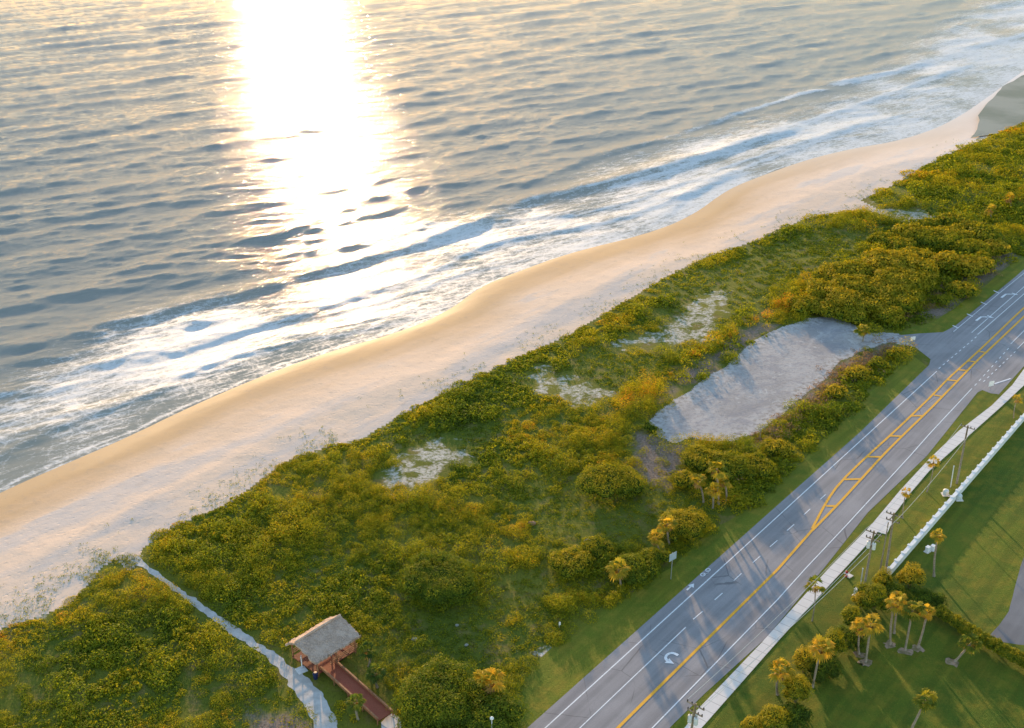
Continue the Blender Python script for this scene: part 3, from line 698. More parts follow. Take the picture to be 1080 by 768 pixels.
def scrub_field():
    allp = [MAINP, LEFTP, NORTHP]
    x0 = min(p[:, 0].min() for p in allp); x1 = max(p[:, 0].max() for p in allp); y0 = min(p[:, 1].min() for p in allp); y1 = max(p[:, 1].max() for p in allp)
    n = 240000; c = np.stack([rng.uniform(x0, x1, n), rng.uniform(y0, y1, n)], 1)
    ok = np.zeros(n, bool)
    for p in allp: ok |= inside(c, p)
    c = c[ok]; ok = np.ones(len(c), bool)
    nz = fbm(c[:, 0], c[:, 1], 4.0, 3)-.5
    for p in patches: ok &= sdist(c, p) < -0.4+nz*7
    ok &= sdist(c, lp) < nz*5-.4; ok &= np.abs(dist_line(c, pl)[0]) > 1.25; ok &= ~inside(c, deckz)
    bsd = np.full(len(c), -99.0)
    for p in browns: bsd = np.maximum(bsd, sdist(c, p))
    ok &= (bsd < 0) | (rng.random(len(c)) < .22)
    gsd = np.full(len(c), -99.0)
    for p in grasszones: gsd = np.maximum(gsd, sdist(c, p))
    gr = (gsd+nz*8 > 0)
    c, gr = c[ok], gr[ok]
    dist = np.hypot(c[:, 0], c[:, 1]); big = fbm(c[:, 0], c[:, 1], 14, 3); mid = fbm(c[:, 0]+91, c[:, 1], 5, 3)
    # thin to a wanted spacing
    wr = np.clip(.5+2.9*(mid-.3), .5, 2.1)*np.clip(dist/190, .9, 1.8)*rng.uniform(.75, 1.3, len(c))
    wr = np.where(gr, .55*np.clip(dist/190, .9, 2), wr)
    area = (x1-x0)*(y1-y0)/240000
    cover = np.where(gr, 1.5, 3.1)*np.clip(.35+1.6*(big-.25), .5, 1.5)
    pk = cover*area/(math.pi*wr**2)
    kp = rng.random(len(c)) < pk
    c, gr, wr, big, mid, dist = c[kp], gr[kp], wr[kp], big[kp], mid[kp], dist[kp]
    rise = fbm(c[:, 0]+300, c[:, 1]+40, 11, 2)
    dvv = veg_dist(c)
    edge = np.clip(np.abs(dvv)/5, .25, 1)
    h = np.where(gr, .28, wr*(.55+1.7*np.clip(rise-.32, 0, 1))*edge*rng.uniform(.7, 1.3, len(c))+.15)
    tint = np.where(gr, .36, .46)+(fbm(c[:, 0], c[:, 1]+500, 9, 3)-.5)*.62+rng.normal(0, .05, len(c))
    tint += .13*np.clip(1-np.abs(dvv)/9, 0, 1)          # yellower tint towards the seaward rim
    # rusty ridges: orange leaf tint stands in for the sunlit bare orange-red bank
    for q in ([(640, 438), (675, 420), (700, 410)], [(700, 400), (747, 367), (813, 330), (850, 318)]):
        d, _ = dist_line(c, GL(q)); d = np.abs(d); tint += np.exp(-(d/1.3)**2)*.36; h = h*(1+.8*np.exp(-(d/2.4)**2))
    lod = np.clip(dist/190, .85, 2.2)
    return c, wr, h, tint, lod, gr
c, wr, hh, tint, lod, gr = scrub_field()
spc = fbm(c[:, 0]+70, c[:, 1]+900, 16, 3); lk = np.interp(spc, [.35, .5, .65], [.17, .25, .36]); tint = tint+np.where(spc > .58, -.10, 0)+np.where(spc < .42, .07, 0)
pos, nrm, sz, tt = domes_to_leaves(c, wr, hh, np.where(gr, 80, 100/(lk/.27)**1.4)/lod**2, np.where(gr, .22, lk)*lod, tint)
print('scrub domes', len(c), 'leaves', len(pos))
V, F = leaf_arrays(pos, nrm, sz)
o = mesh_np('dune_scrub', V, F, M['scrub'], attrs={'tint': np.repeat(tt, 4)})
tag(o, 'low yellow-green dune scrub and grasses covering the strip between beach and road', 'scrub', kind='stuff')

# sparse beach-edge tufts and wrack
def tufts():
    n = 2600; i = rng.integers(8, 38, n); t = rng.random(n)
    n0 = len(vegl); seg = rng.integers(2, n0-3, n)
    p = vegl[seg]+(vegl[seg+1]-vegl[seg])*t[:, None]; d = -np.abs(rng.normal(0, 3.4, n))
    T = vegl[seg+1]-vegl[seg]; T /= np.linalg.norm(T, axis=1)[:, None]; p = p+np.stack([T[:, 1], -T[:, 0]], 1)*d[:, None]
    k = (fbm(p[:, 0], p[:, 1], 6, 3) > .5) & (p[:, 1] < 420) & (dist_line(p, shore)[0] > 14)
    p = p[k]; m = np.repeat(p, 7, 0)+rng.normal(0, .22, (len(p)*7, 2))
    pos = np.column_stack([m, rng.uniform(-.05, .18, len(m))]); nr = rng.normal(size=(len(m), 3))
    V, F = leaf_arrays(pos, nr, rng.uniform(.15, .34, len(m)), .35)
    tag(mesh_np('beach_grass', V, F, M['scrub'], attrs={'tint': np.repeat(rng.uniform(.1, .7, len(m)), 4)}), 'sparse green tufts creeping from the dune edge onto the pale sand', 'beach grass', kind='stuff')
tufts()

def crown_mesh(name, parent, lobes, m, tint, dens=26, ls=.34, core=True, spread=.07):
    """lobes: (x,y,z,rx,rz); leaves over each lobe, dark inner body"""
    Vs = []; Fs = []; T = []; off = 0; MI = []
    for (x, y, zc, rx, rz) in lobes:
        n = int(dens*rx*(rx+rz)*3.6)+20
        d = rng.normal(size=(n, 3)); d /= np.linalg.norm(d, axis=1)[:, None]; d[:, 2] = np.where(d[:, 2] < -.35, -d[:, 2], d[:, 2])
        bmp = 1+.16*np.sin(d[:, 0]*5+x)*np.cos(d[:, 1]*4+y*2)+.1*np.sin(d[:, 2]*7+zc)
        k = (rng.uniform(.80, 1.08, n)*bmp)[:, None]
        pos = np.array([x, y, zc])+d*k*np.array([rx, rx, rz]); pos[:, 2] = np.maximum(pos[:, 2], .04)
        V, F = leaf_arrays(pos, d+np.array([0, 0, .25])+rng.normal(0, .36, (n, 3)), ls*rng.uniform(.6, 1.3, n))
        Vs.append(V); Fs.append(F+off); off += len(V)
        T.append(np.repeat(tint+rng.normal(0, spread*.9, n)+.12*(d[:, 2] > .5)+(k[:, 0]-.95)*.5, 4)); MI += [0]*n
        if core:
            mb = MB().blob((x, y, zc), (rx*.64, rx*.64, rz*.64), 10, jit=.08)  # dark ball added inside the lobe to block light between leaves
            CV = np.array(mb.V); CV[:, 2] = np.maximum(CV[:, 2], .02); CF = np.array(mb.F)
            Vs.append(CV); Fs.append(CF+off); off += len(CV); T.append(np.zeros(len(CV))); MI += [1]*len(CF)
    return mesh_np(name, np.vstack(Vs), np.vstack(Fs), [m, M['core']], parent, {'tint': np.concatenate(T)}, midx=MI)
def bush(px, rpx, h, tint, label, cat='bush', group=None, nm='bush', lobes=7, m='tree', aspect=1.0, ls=.27, flat=.75, dens=26, squash=1.0):
    b = G(*px); sc = FPX/math.sqrt(b[0]**2+b[1]**2+CAM_H**2); r = rpx/sc
    t = empty(nm, (b[0], b[1], 0), label, cat, group); L = [(0, 0, h*.55, r*.6, h*.45)]
    for k in range(lobes):
        a = 2*math.pi*(k+random.uniform(-.3, .3))/lobes; q = r*random.uniform(.42, .66); zz = h*random.uniform(.3, .6); rr = r*random.uniform(.34, .5)
        L.append((q*math.cos(a)*aspect, q*math.sin(a), zz, rr, min(rr*flat*1.1, h-zz)))
    ds_ = math.hypot(b[0], b[1])/180
    crown_mesh('crown', t, L, M[m], tint, dens/max(ds_, .8)**1.6, ls*max(ds_, .85))
    mb = MB()
    for k in range(3):
        a = k*2.1+random.random(); mb.tube([(0.1*math.cos(a), .1*math.sin(a), 0), (r*.2*math.cos(a), r*.2*math.sin(a), h*.35), (r*.4*math.cos(a+.3), r*.4*math.sin(a+.3), h*.65)], [.12, .09, .04], 6)
    mb.build('trunk', M['bark'], t)
    return t
def palm(base_px, top_px, label, group='sabal palms', cr=1.6, nf=30, tint=.7, nm='palm_tree', skirt=.35, trunk_r=.16, cat='palm'):
    b, tp = top_of(base_px, top_px); h = max(tp[2]-.2, 1.2); lx = tp[0]-b[0]
    t = empty(nm, (b[0], b[1], 0), label, cat, group)
    pts = []; bend = random.uniform(-.25, .25)
    for i in range(9):
        s = i/8; pts.append((lx*s+bend*math.sin(s*math.pi), random.uniform(-.02, .02), h*s))
    MB().tube(pts, [trunk_r*(1.35 if i == 0 else 1.0-.12*i/8)+random.uniform(-.01, .01) for i in range(9)], 8).build('trunk', M['palmbark'], t, smooth=True)
    C = np.array(pts[-1])
    def fronds(n, el0, el1, length, tint, nb, droop):
        Vs = []; T = []
        for k in range(n):
            az = 2.399963*k+random.uniform(-.25, .25); el = random.uniform(el0, el1); L = length*random.uniform(.8, 1.12)
            d = np.array([math.cos(az)*math.cos(el), math.sin(az)*math.cos(el), math.sin(el)]); sidev = np.array([-math.sin(az), math.cos(az), 0])
            up = np.cross(d, sidev)*-1; hub = C+d*L*.48; tn = tint+random.uniform(-.28, .16)
            Vs += [C-sidev*.03, hub-sidev*.015, hub+sidev*.015, C+sidev*.03]; T += [tn]*4
            for j in range(nb):
                f = (j/(nb-1)-.5)*2; an = f*1.35; bl = L*.62*(1-.22*abs(f))
                dd = d*math.cos(an)+sidev*math.sin(an); mid = hub+dd*bl*.55+up*.06*bl-np.array([0, 0, droop*.12*bl]); tip = hub+dd*bl*.95-np.array([0, 0, droop*bl*random.uniform(.35, .65)])
                w_ = np.cross(dd, up)*bl*.12
                Vs += [hub, mid+w_, tip, mid-w_]; T += [tn+random.uniform(-.06, .06)]*4
        V = np.array(Vs); return V, np.arange(len(V)).reshape(-1, 4), np.array(T)
    V, F, T = fronds(int(nf*.75), -.55, 1.3, cr*1.08, tint-.08, 8, .9)
    mesh_np('crown', V, F, M['palm'], t, {'tint': T})
    if skirt > 0:
        V, F, T = fronds(int(nf*skirt), -1.35, -.7, cr*.8, .5, 6, .4); mesh_np('dead_fronds', V, F, M['dead'], t, {'tint': T})
    return t

# --- bushes and small trees of the dune (photo position, radius in photo pixels, height m, colour)
bush((463, 620), 46, 3.2, .30, 'large dark green rounded shrub standing alone amid the low scrub above the thatched hut', nm='shrub', lobes=12, cat='shrub')
bush((645, 518), 37, 3.6, .52, 'round olive-gold bush at the lower end of the brown bare patch')
bush((600, 600), 24, 2.6, .62, 'ragged yellow-green bush at the left end of the roadside clump above the curved arrow')
bush((628, 582), 20, 2.2, .5, 'low bushy mound behind the ragged yellow bush of the roadside clump', lobes=5)
bush((668, 608), 26, 3.0, .36, 'dark green rounded bush beside the short gold palm in the roadside clump')
bush((690, 594), 17, 2.4, .45, 'small olive bush at the road-sign end of the roadside clump', lobes=5)
bush((722, 562), 27, 3.4, .66, 'golden-topped bush right of the two short palms, closest to the tall road sign')
bush((707, 570), 14, 2.6, .5, 'narrow olive bush wedged between the two short palms and the golden bush', lobes=4)
bush((470, 752), 48, 5.2, .30, 'broad dark green domed tree at the foot of the photo right of the boardwalk', 'tree', nm='tree', lobes=12)
bush((518, 772), 36, 5.0, .22, 'dark green tree under the bright gold palm at the bottom edge', 'tree', nm='tree', lobes=9)
bush((443, 778), 28, 4.2, .34, 'medium green tree tucked between the boardwalk end and the broad domed tree', 'tree', nm='tree', lobes=7)
bush((740, 492), 24, 3.0, .62, 'gold-green bush at the lower left corner of the gravel lot')
bush((765, 500), 26, 3.2, .48, 'olive bush behind the crowded palm cluster by the gravel lot')
bush((795, 498), 24, 2.4, .55, 'mixed olive bush with dry twigs below the middle of the gravel lot edge')
bush((722, 512), 20, 2.4, .6, 'yellowish bush left of the crowded palm cluster', lobes=5)
bush((820, 478), 18, 2.2, .72, 'orange-gold bush on the lot bank just before the dry brush starts', lobes=5)
bush((905, 399), 14, 2.6, .82, 'bright orange-gold bush on the lot bank half way to the entrance', lobes=5)
bush((880, 418), 13, 2.2, .78, 'golden bush on the lot bank next to the dry brown brush', lobes=5)
bush((945, 378), 11, 2.0, .66, 'small gold-green bush nearest the road junction beside the lot entrance', lobes=4)
bush((925, 388), 12, 2.0, .5, 'small olive bush on the grassy side of the dry brush near the junction', lobes=4)
bush((1012, 312), 17, 3.2, .6, 'small round gold-green bush standing on the brown ground before the road')
bush((992, 322), 12, 2.4, .45, 'dull green bush left of the small round gold bush by the road', lobes=4)
bush((686, 455), 9, 1.6, .3, 'small dark bush at the lower left tip of the gravel lot', lobes=4)
def grove(pts, label, grp, lo, hi):
    for (x, y, r, h) in pts:
        x += random.uniform(-5, 5); y += random.uniform(-3, 3)
        q = random.uniform(.8, 1.25)
        bush((x, y), r*q, h*random.uniform(.8, 1.15), random.uniform(lo, hi), label, 'tree', grp, 'tree', lobes=random.choice((5, 6, 8)), ls=.34, aspect=random.uniform(.8, 1.2))
hm = [(852, 326, 20, 3.4), (868, 316, 22, 4.0), (884, 330, 24, 4.4), (902, 340, 20, 3.8), (918, 330, 24, 4.6), (900, 312, 24, 5.0), (926, 316, 22, 5.4), (948, 326, 24, 4.8), (944, 306, 22, 5.4), (968, 312, 22, 4.8), (884, 300, 20, 4.6), (904, 296, 22, 5.2), (930, 292, 24, 5.6), (956, 290, 22, 5.8), (978, 298, 22, 5.6), (996, 288, 20, 5.4), (1018, 292, 20, 5.2), (1038, 286, 16, 4.6), (938, 340, 18, 3.8), (972, 284, 20, 5.2), (866, 334, 16, 3.0)]
grove(hm, 'gold-lit coastal tree in the dense grove between the gravel lot and the road bend', 'trees of the dense grove above the gravel lot', .50, .74)
hm2 = [(934, 256, 18, 3.2), (952, 266, 18, 3.8), (968, 254, 20, 4.0), (985, 264, 20, 4.4), (1004, 256, 20, 4.4), (1022, 268, 18, 4.4), (1040, 258, 16, 4.0), (976, 242, 16, 3.2), (1000, 240, 16, 3.2), (1026, 246, 15, 3.2), (1052, 268, 14, 3.8)]
grove(hm2, 'olive coastal tree in the smaller grove seaward of the dense grove', 'trees of the smaller seaward grove', .45, .72)
# dry brush bank (one mass) along the lot, and leafless twigs
def dry():
    c = []
    for a, b, k, wd in (((800, 470), (850, 432), 60, 2.6), ((850, 432), (893, 392), 70, 3.0), ((893, 392), (945, 366), 60, 3.0), ((1000, 320), (1055, 268), 40, 3), ((955, 335), (1000, 300), 40, 3), ((770, 510), (800, 500), 18, 2)):
        A, B = np.array(G(*a)), np.array(G(*b)); t = rng.random(k)[:, None]; c.append(A+(B-A)*t+rng.normal(0, wd*.55, (k, 2)))
    c = np.vstack(c); r = rng.uniform(.6, 1.3, len(c)); h = rng.uniform(.6, 1.5, len(c))
    pos, nrm, sz, tt = domes_to_leaves(c, r, h, np.full(len(c), 42.), np.full(len(c), .42), rng.uniform(.2, .8, len(c)))
    V, F = leaf_arrays(pos, nrm, sz, .3)
    tag(mesh_np('dry_brush', V, F, M['dry'], attrs={'tint': np.repeat(tt, 4)}), 'dry pinkish-brown brush on the bank along the road side of the gravel lot', 'brush', kind='stuff')
dry()

# --- palms
dune = [
 ((519, 752), (516, 716), 'bright gold palm rising from the dark trees at the bottom centre', 2.3, .95),
 ((389, 703), (388, 684), 'small green palm nearest the thatched hut, right of its roof', 1.5, .4),
 ((398, 725), (396, 708), 'small green palm right of the middle of the boardwalk', 1.5, .4),
 ((377.5, 759), (374, 739), 'small pale palm on the path side of the boardwalk', 1.3, .45),
 ((655, 620), (652, 599), 'short gold palm in the roadside clump between the dark rounded bush and the ragged bush', 1.9, .85),
 ((697, 586), (692, 566), 'lower left of the two short palms near the tall road sign', 1.6, .85),
 ((706, 574), (704, 551), 'upper right of the two short palms near the tall road sign', 1.6, .9),
 ((758, 532), (756, 493), 'tallest palm of the crowded cluster below the gravel lot', 1.8, .75),
 ((742, 530), (736, 506), 'left palm of the crowded cluster below the gravel lot', 1.6, .8),
 ((766, 528), (763, 505), 'right palm of the crowded cluster below the gravel lot', 1.6, .75),
 ((752, 536), (753, 515), 'lowest palm in front of the crowded cluster below the gravel lot', 1.5, .85),
 ((910, 360), (910, 347), 'small lone palm at the entrance corner of the gravel lot', 1.8, .75),
 ((1066, 222), (1065, 208), 'brownish palm near the right edge, rightmost of the far dune palms', 1.9, .95),
 ((1046, 232), (1045, 220), 'brownish palm left of the rightmost far dune palm', 1.9, .8),
 ((981, 232), (981, 222), 'tiny grey-green palm by the far sandy gap in the dune', 1.4, .3)]
for b, t_, lab, cr, tn in dune: palm(b, t_, lab, 'palms on the dune', cr, 30, tn, skirt=.5)
garden = [
 ((985, 608), (990, 563), 'tall thin lone palm on the lawn between the white wall and the grey driveway', 1.2, .95),
 ((939, 680), (944, 634), 'gold palm with a straight trunk, leftmost of the four trunks standing mid lawn', 1.5, .95),
 ((943, 668), (949, 630), 'leaning palm directly behind the straight gold palm mid lawn', 1.3, .85),
 ((954.6, 686), (963, 642), 'round-headed olive palm leaning right in the middle of the lawn group', 1.8, .7),
 ((968, 683), (978, 644), 'slim leaning palm nearest the hedge corner', 1.3, .95),
 ((906, 690), (909, 660), 'left palm of the low leaning pair in front of the dark shrubs', 1.6, .95),
 ((913, 698), (919, 656), 'right palm of the low leaning pair in front of the dark shrubs', 1.6, .9),
 ((1007, 698), (1025, 677), 'short palm leaning strongly right beside the clipped hedge', 1.7, .55),
 ((960, 772), (977, 737), 'olive-headed palm alone at the bottom edge of the lawn', 1.6, .6),
 ((857, 725), (866, 682), 'bright gold palm leaning over the garden shrubs right of the pavement', 1.8, .95),
 ((820, 733), (823, 706), 'gold palm closest to the pavement at the lower end of the garden shrubs', 1.9, .9)]
for b, t_, lab, cr, tn in garden: palm(b, t_, lab, 'palms in the garden', cr, 30, tn, skirt=.3)
street = [
 ((856.5, 655), (860, 616), 'slender dark-topped street palm beside the pavement, the one nearest the bottom', 1.6, .6),
 ((952, 547), (956, 518), 'small street palm with brown head over the pavement above the two close poles', 1.1, .95),
 ((977.5, 519), (985, 486), 'thin street palm between the pavement and the white wall below the tall lone pole', 1.2, .9),
 ((1069, 441), (1073, 420), 'orange-headed street palm between pavement and white wall at the right edge', 1.2, .98)]
for b, t_, lab, cr, tn in street: palm(b, t_, lab, 'palms along the pavement', cr, 18, tn, skirt=.4, trunk_r=.09)
# mulch rings under the lawn palms
mr = [(939, 680), (954.6, 687), (968, 684), (906, 691), (913, 699), (1005, 699)]
for x, y in mr:
    cx, cy = G(x, y); q = np.array([[cx+math.cos(a)*1.0*random.uniform(.55, 1.25), cy+math.sin(a)*.9*random.uniform(.55, 1.25)] for a in np.linspace(0, 6.28, 15)[:-1]])
    if 'mulch' not in M: M['mulch'] = m_plain('mulch', (.36, .25, .17), (.17, .14, .06), 1.2, .95)
    sheet('mulch', q, .012+.003*mr.index((x, y)), M['mulch'])
# --- garden shrubs
gb = [
 ((959, 620), 13, 4.2, .80, 'golden ball-shaped tree at the end of the white wall'),
 ((931, 620), 10, 3.4, .66, 'small dark gold-capped tree between the poles and the golden ball tree'),
 ((921, 642), 17, 3.8, .42, 'wide dark green shrub with gold crest in front of the poles'),
 ((906, 642), 8, 2.8, .80, 'small gold shrub touching the wide dark shrub by the poles'),
 ((897, 660), 11, 3.2, .5, 'clipped olive ball shrub nearest the pavement in the garden'),
 ((896, 680), 15, 2.4, .15, 'dark shrub in the hollow behind the low leaning pair of palms'),
 ((877, 690), 12, 4.2, .55, 'rounded gold-green shrub right behind the bright gold palm'),
 ((868, 712), 17, 2.4, .10, 'deep green broad shrub at the foot of the bright gold palm'),
 ((847, 708), 11, 4.0, .82, 'yellow feathery shrub left of the deep green broad shrub'),
 ((839, 740), 14, 4.0, .62, 'tall egg-shaped gold shrub right of the palm closest to the pavement'),
 ((838, 762), 15, 2.4, .12, 'dark green shrub below the egg-shaped gold shrub'),
 ((815, 768), 15, 3.2, .60, 'round gold-rimmed shrub at the bottom edge of the garden'),
 ((791, 774), 11, 2.6, .72, 'yellow-green shrub leftmost in the garden at the bottom edge'),
 ((975, 640), 16, 2.4, .12, 'dark shrub under the trees at the start of the clipped hedge'),
 ((944, 634), 13, 2.6, .2, 'dark shrub behind the straight gold palm mid lawn')]
for p_, r, h, tn, lab in gb: bush(p_, r*1.22, h, tn, lab, 'shrub' if 'shrub' in lab else 'tree', 'shrubs of the roadside garden', 'shrub' if 'shrub' in lab else 'tree', lobes=6, ls=.22, dens=50)
# hedge
def hedge():
    A = GL([(990, 652), (1012, 667), (1040, 684), (1080, 706), (1130, 738)]); A = resamp(smooth_line(A, 1), 60)
    lobes = []
    t = empty('hedge', (A[0][0], A[0][1], 0), 'long clipped hedge with sunlit yellow top running to the right edge', 'hedge')
    for p in A:
        for k in range(2):
            lobes.append((p[0]-A[0][0]+random.uniform(-.4, .4), p[1]-A[0][1]+random.uniform(-.5, .5), random.uniform(.9, 1.35), random.uniform(.7, .95), random.uniform(.65, .9)))
    crown_mesh('foliage', t, lobes, M['tree'], .45, 70, .22, spread=.16)
hedge()

# ------------------------------------------------------------------ white wall
def wall():
    a, b = np.array(G(937, 607.5)), np.array(G(1082, 440)); d = (b-a)/np.linalg.norm(b-a); b = b+d*120; Lw = np.linalg.norm(b-a); rz = math.atan2(d[1], d[0]); mid = (a+b)/2
    t = empty('garden_wall', (a[0], a[1], 0), 'long white garden wall with regular pillars between street palms and lawn', 'wall')
    o_ = lambda p: (p[0]-a[0], p[1]-a[1])
    m_ = o_(mid)
    MB().box((m_[0], m_[1], .55), (Lw, .42, 1.1), rz).build('wall_panel', M['white'], t)
    MB().box((m_[0], m_[1], 1.15), (Lw+.1, .60, .10), rz).build('coping', M['white'], t)
    k = int(Lw/2.6)
    base = MB().box((0, 0, .62), (.42, .56, 1.24), 0).box((0, 0, 1.27), (.50, .66, .07), 0).build('pillar', M['white'], t)
    nrm_ = np.array([-d[1], d[0]])
    base.location = (*(o_(a+d*.3+nrm_*.10)), 0); base.rotation_euler = (0, 0, rz)
    for i in range(1, min(k, 98)):
        q = base.copy(); COL.objects.link(q); q.parent = t; q.location = (*(o_(a+d*(.3+i*2.6)+nrm_*.10)), 0)
wall()

# ------------------------------------------------------------------ poles, wires, signs, boxes
def pole(base_px, top_px, label, arms=1, trans=0, rz=None, r=.15, mt='wood_grey', grp='power poles along the pavement'):
    b, tp = top_of(base_px, top_px); h = tp[2]; lean = tp[0]-b[0]
    t = empty('utility_pole', (b[0], b[1], 0), label, 'pole', grp)
    MB().tube([(0, 0, 0), (lean*.5, 0, h*.5), (lean, 0, h)], [r*1.25, r*1.1, r*.85], 10).build('pole_shaft', M[mt], t, smooth=True)
    rz = math.atan2(rd[1], rd[0])+math.pi/2 if rz is None else rz; co, si = math.cos(rz), math.sin(rz); tips = []
    for k in range(arms):
        zc = h-.35-k*1.1; L = 2.4-.3*k
        MB().box((lean*.97, 0, zc), (L, .12, .14), rz).build('cross_arm', M[mt], t)
        for s in (-1, -.45, .45, 1):
            x, y = lean*.97+co*s*L*.46, si*s*L*.46
            MB().tube([(x, y, zc+.07), (x, y, zc+.2), (x, y, zc+.36)], [.05, .10, .05], 8).build('insulator', M['black'], t)
            if k == 0 or s in (-1, 1): tips.append((b[0]+x, b[1]+y, zc+.38))
    for k in range(trans):
        a = rz+2.1*k+.6; x, y = lean*.85+.45*math.cos(a), .45*math.sin(a)
        q = MB().tube([(x, y, h-2.9), (x, y, h-1.9), (x, y, h-1.85)], [.27, .27, .2], 12).build('transformer', M['cream'], t)
        MB().tube([(x, y, h-1.85), (x, y, h-1.6)], [.05, .04], 6).build('bushing', M['black'], q)
    return b, h, tips
p4 = pole((723, 806), (734, 742), 'power pole with transformers over the pavement at the bottom edge', 2, 3)
p3 = pole((909.5, 629), (922, 560), 'left of the two close power poles beside the pavement, wires running down from it', 2, 2)
p2 = pole((934, 603), (943, 541), 'right of the two close power poles beside the pavement, next to the small pad', 2, 0)
p1 = pole((1009, 510), (1021, 449), 'tall lone brown power pole between pavement and white wall above the grey domes', 1, 0)
b, tp = top_of((928, 603), (937, 551))
o = MB().tube([(b[0], b[1], 0), (tp[0], tp[1], tp[2])], [.12, .09], 8).build('steel_mast', M['wood_grey'], loc=(b[0], b[1], 0)); tag(o, 'slim plain mast squeezed between the two close power poles', 'mast')
b, tp = top_of((1002.5, 514), (1006, 492))
o = MB().tube([(b[0], b[1], 0), (tp[0], tp[1], tp[2])], [.10, .09], 8).tube([(tp[0], tp[1], tp[2]), (tp[0], tp[1], tp[2]+.1)], [.12, .12], 8).build('post', M['cream'], loc=(b[0], b[1], 0)); tag(o, 'short pale post beside the tall lone power pole', 'post')
b, tp = top_of((908, 615), (910, 600))
o = MB().tube([(b[0], b[1], 0), (tp[0], tp[1], tp[2])], [.09, .08], 8).tube([(tp[0], tp[1], tp[2]), (tp[0], tp[1], tp[2]+.1)], [.11, .11], 8).build('post', M['cream'], loc=(b[0], b[1], 0)); tag(o, 'short pale post left of the two close power poles', 'post')
def wire(a, b, sag=.8, n=24):
    pts = []
    for i in range(n+1):
        s = i/n; pts.append((a[0]+(b[0]-a[0])*s, a[1]+(b[1]-a[1])*s, a[2]+(b[2]-a[2])*s-sag*4*s*(1-s)))
    return pts
def wires(pa, pb, label, idx=(0, 3), sag=.6, r=.03):
    for k, i in enumerate(idx):
        lab = ('seaward ' if k == 0 else 'lawn-side ')+label
        o = MB().tube(wire(pa[2][i], pb[2][i], sag), r, 6).build('power_line', M['wire'], loc=(0, 0, 0))
        tag(o, lab, 'wire', 'overhead wires')
wires(p4, p3, 'overhead wire running from the bottom edge to the left close pole', (0, 3))
wires(p3, p2, 'overhead wire, short, between the two close poles', (0, 3), .1)
wires(p2, p1, 'overhead wire from the right close pole up to the tall lone pole', (0, 3))
# lower communication cable
a_ = (p4[0][0], p4[0][1], 7.6); c_ = (p3[0][0], p3[0][1], 7.8)
tag(MB().tube(wire(a_, c_, .5), .035, 6).build('cable', M['wire']), 'lower thicker cable over the lawn side of the pavement', 'cable', 'overhead wires')
def round_box(px, label):
    b = G(*px); t = empty('utility_box', (b[0], b[1], 0), label, 'utility box', 'grey utility boxes beside the wall')
    MB().box((0, 0, .08), (1.2, 1.2, .16)).build('base_pad', M['concrete'], t)
    mb = MB(); n = 14; prof = [(.5, .16), (.5, .8), (.44, .98), (.28, 1.08), (0.02, 1.12)]
    V = [(r*math.cos(6.2832*k/n), r*math.sin(6.2832*k/n), zz) for r, zz in prof for k in range(n)]
    mb.add(V, [(i*n+k, i*n+(k+1) % n, (i+1)*n+(k+1) % n, (i+1)*n+k) for i in range(len(prof)-1) for k in range(n)]); mb.build('cover', M['cream'], t, smooth=True)
round_box((997, 522), 'pale domed utility box on the pavement side of the white wall')
round_box((1011, 527), 'pale domed utility box on the lawn side of the white wall')
def cabinet(px, dims, label, m='white', grp=None):
    b = G(*px); t = empty('utility_cabinet', (b[0], b[1], 0), label, 'cabinet', grp)
    MB().box((0, 0, .05), (dims[0]+.3, dims[1]+.3, .1), .7).build('base_pad', M['concrete'], t)
    MB().box((0, 0, .1+dims[2]/2), dims, .7).box((0, 0, .13+dims[2]), (dims[0]+.08, dims[1]+.08, .06), .7).build('cabinet_body', M[m], t)
    return t
cabinet((978, 582), (.7, .5, .8), 'left one of the two small white boxes by the lone lawn palm', 'white', 'small white boxes by the lawn palm')
cabinet((983.5, 580), (.6, .5, .7), 'right one of the two small white boxes by the lone lawn palm', 'white', 'small white boxes by the lawn palm')
cabinet((902.5, 628), (.6, .5, 1.1), 'small white cabinet in the grass left of the close power poles')
def hydrant(px):
    b = G(*px); t = empty('fire_hydrant', (b[0], b[1], 0), 'red fire hydrant on the grass beside the pavement left of the close power poles', 'hydrant')
    MB().tube([(0, 0, 0), (0, 0, .08), (0, 0, .08), (0, 0, .7), (0, 0, .78), (0, 0, .95), (0, 0, 1.02)], [.26, .26, .19, .18, .24, .15, .04], 14).build('barrel', M['redpaint'], t, smooth=True)
    MB().tube([(-.38, 0, .6), (.38, 0, .6)], [.1, .1], 10).tube([(0, 0, .55), (0, -.36, .55)], [.13, .13], 10).build('outlet_cap', M['white'], t)
    MB().box((.45, .1, .05), (1.0, .9, .1), .7).build('base_pad', M['concrete'], t)
hydrant((892.5, 608))
def sign(base_px, top_px, wd, ht, label, face='signface', rz=.68, text=None):
    b, tp = top_of(base_px, top_px); h = tp[2]
    t = empty('road_sign', (b[0], b[1], 0), label, 'sign')
    MB().tube([(0, 0, 0), (0, 0, h)], [.07, .06], 8).build('post', M['steel'], t)
    d = (math.cos(rz), math.sin(rz)); nx = (math.sin(rz)*.09, -math.cos(rz)*.09)
    MB().box((nx[0], nx[1], h-ht/2), (wd, .03, ht), rz).build('sign_panel', M[face], t)
    mb = MB()
    mb.box((nx[0]*.5, nx[1]*.5, h-ht*.5), (wd*.7, .05, .09), rz)
    mb.build('bracket', M['steel'], t)
    return t
sign((707.5, 611), (707.5, 583), 1.5, 1.3, 'tall grey-blue road sign on a thin post on the grass verge by the cycle symbol')
sign((961.5, 364), (961.5, 355), 1.1, .9, 'small white sign at the corner of the gravel lot entrance', 'white', .2)
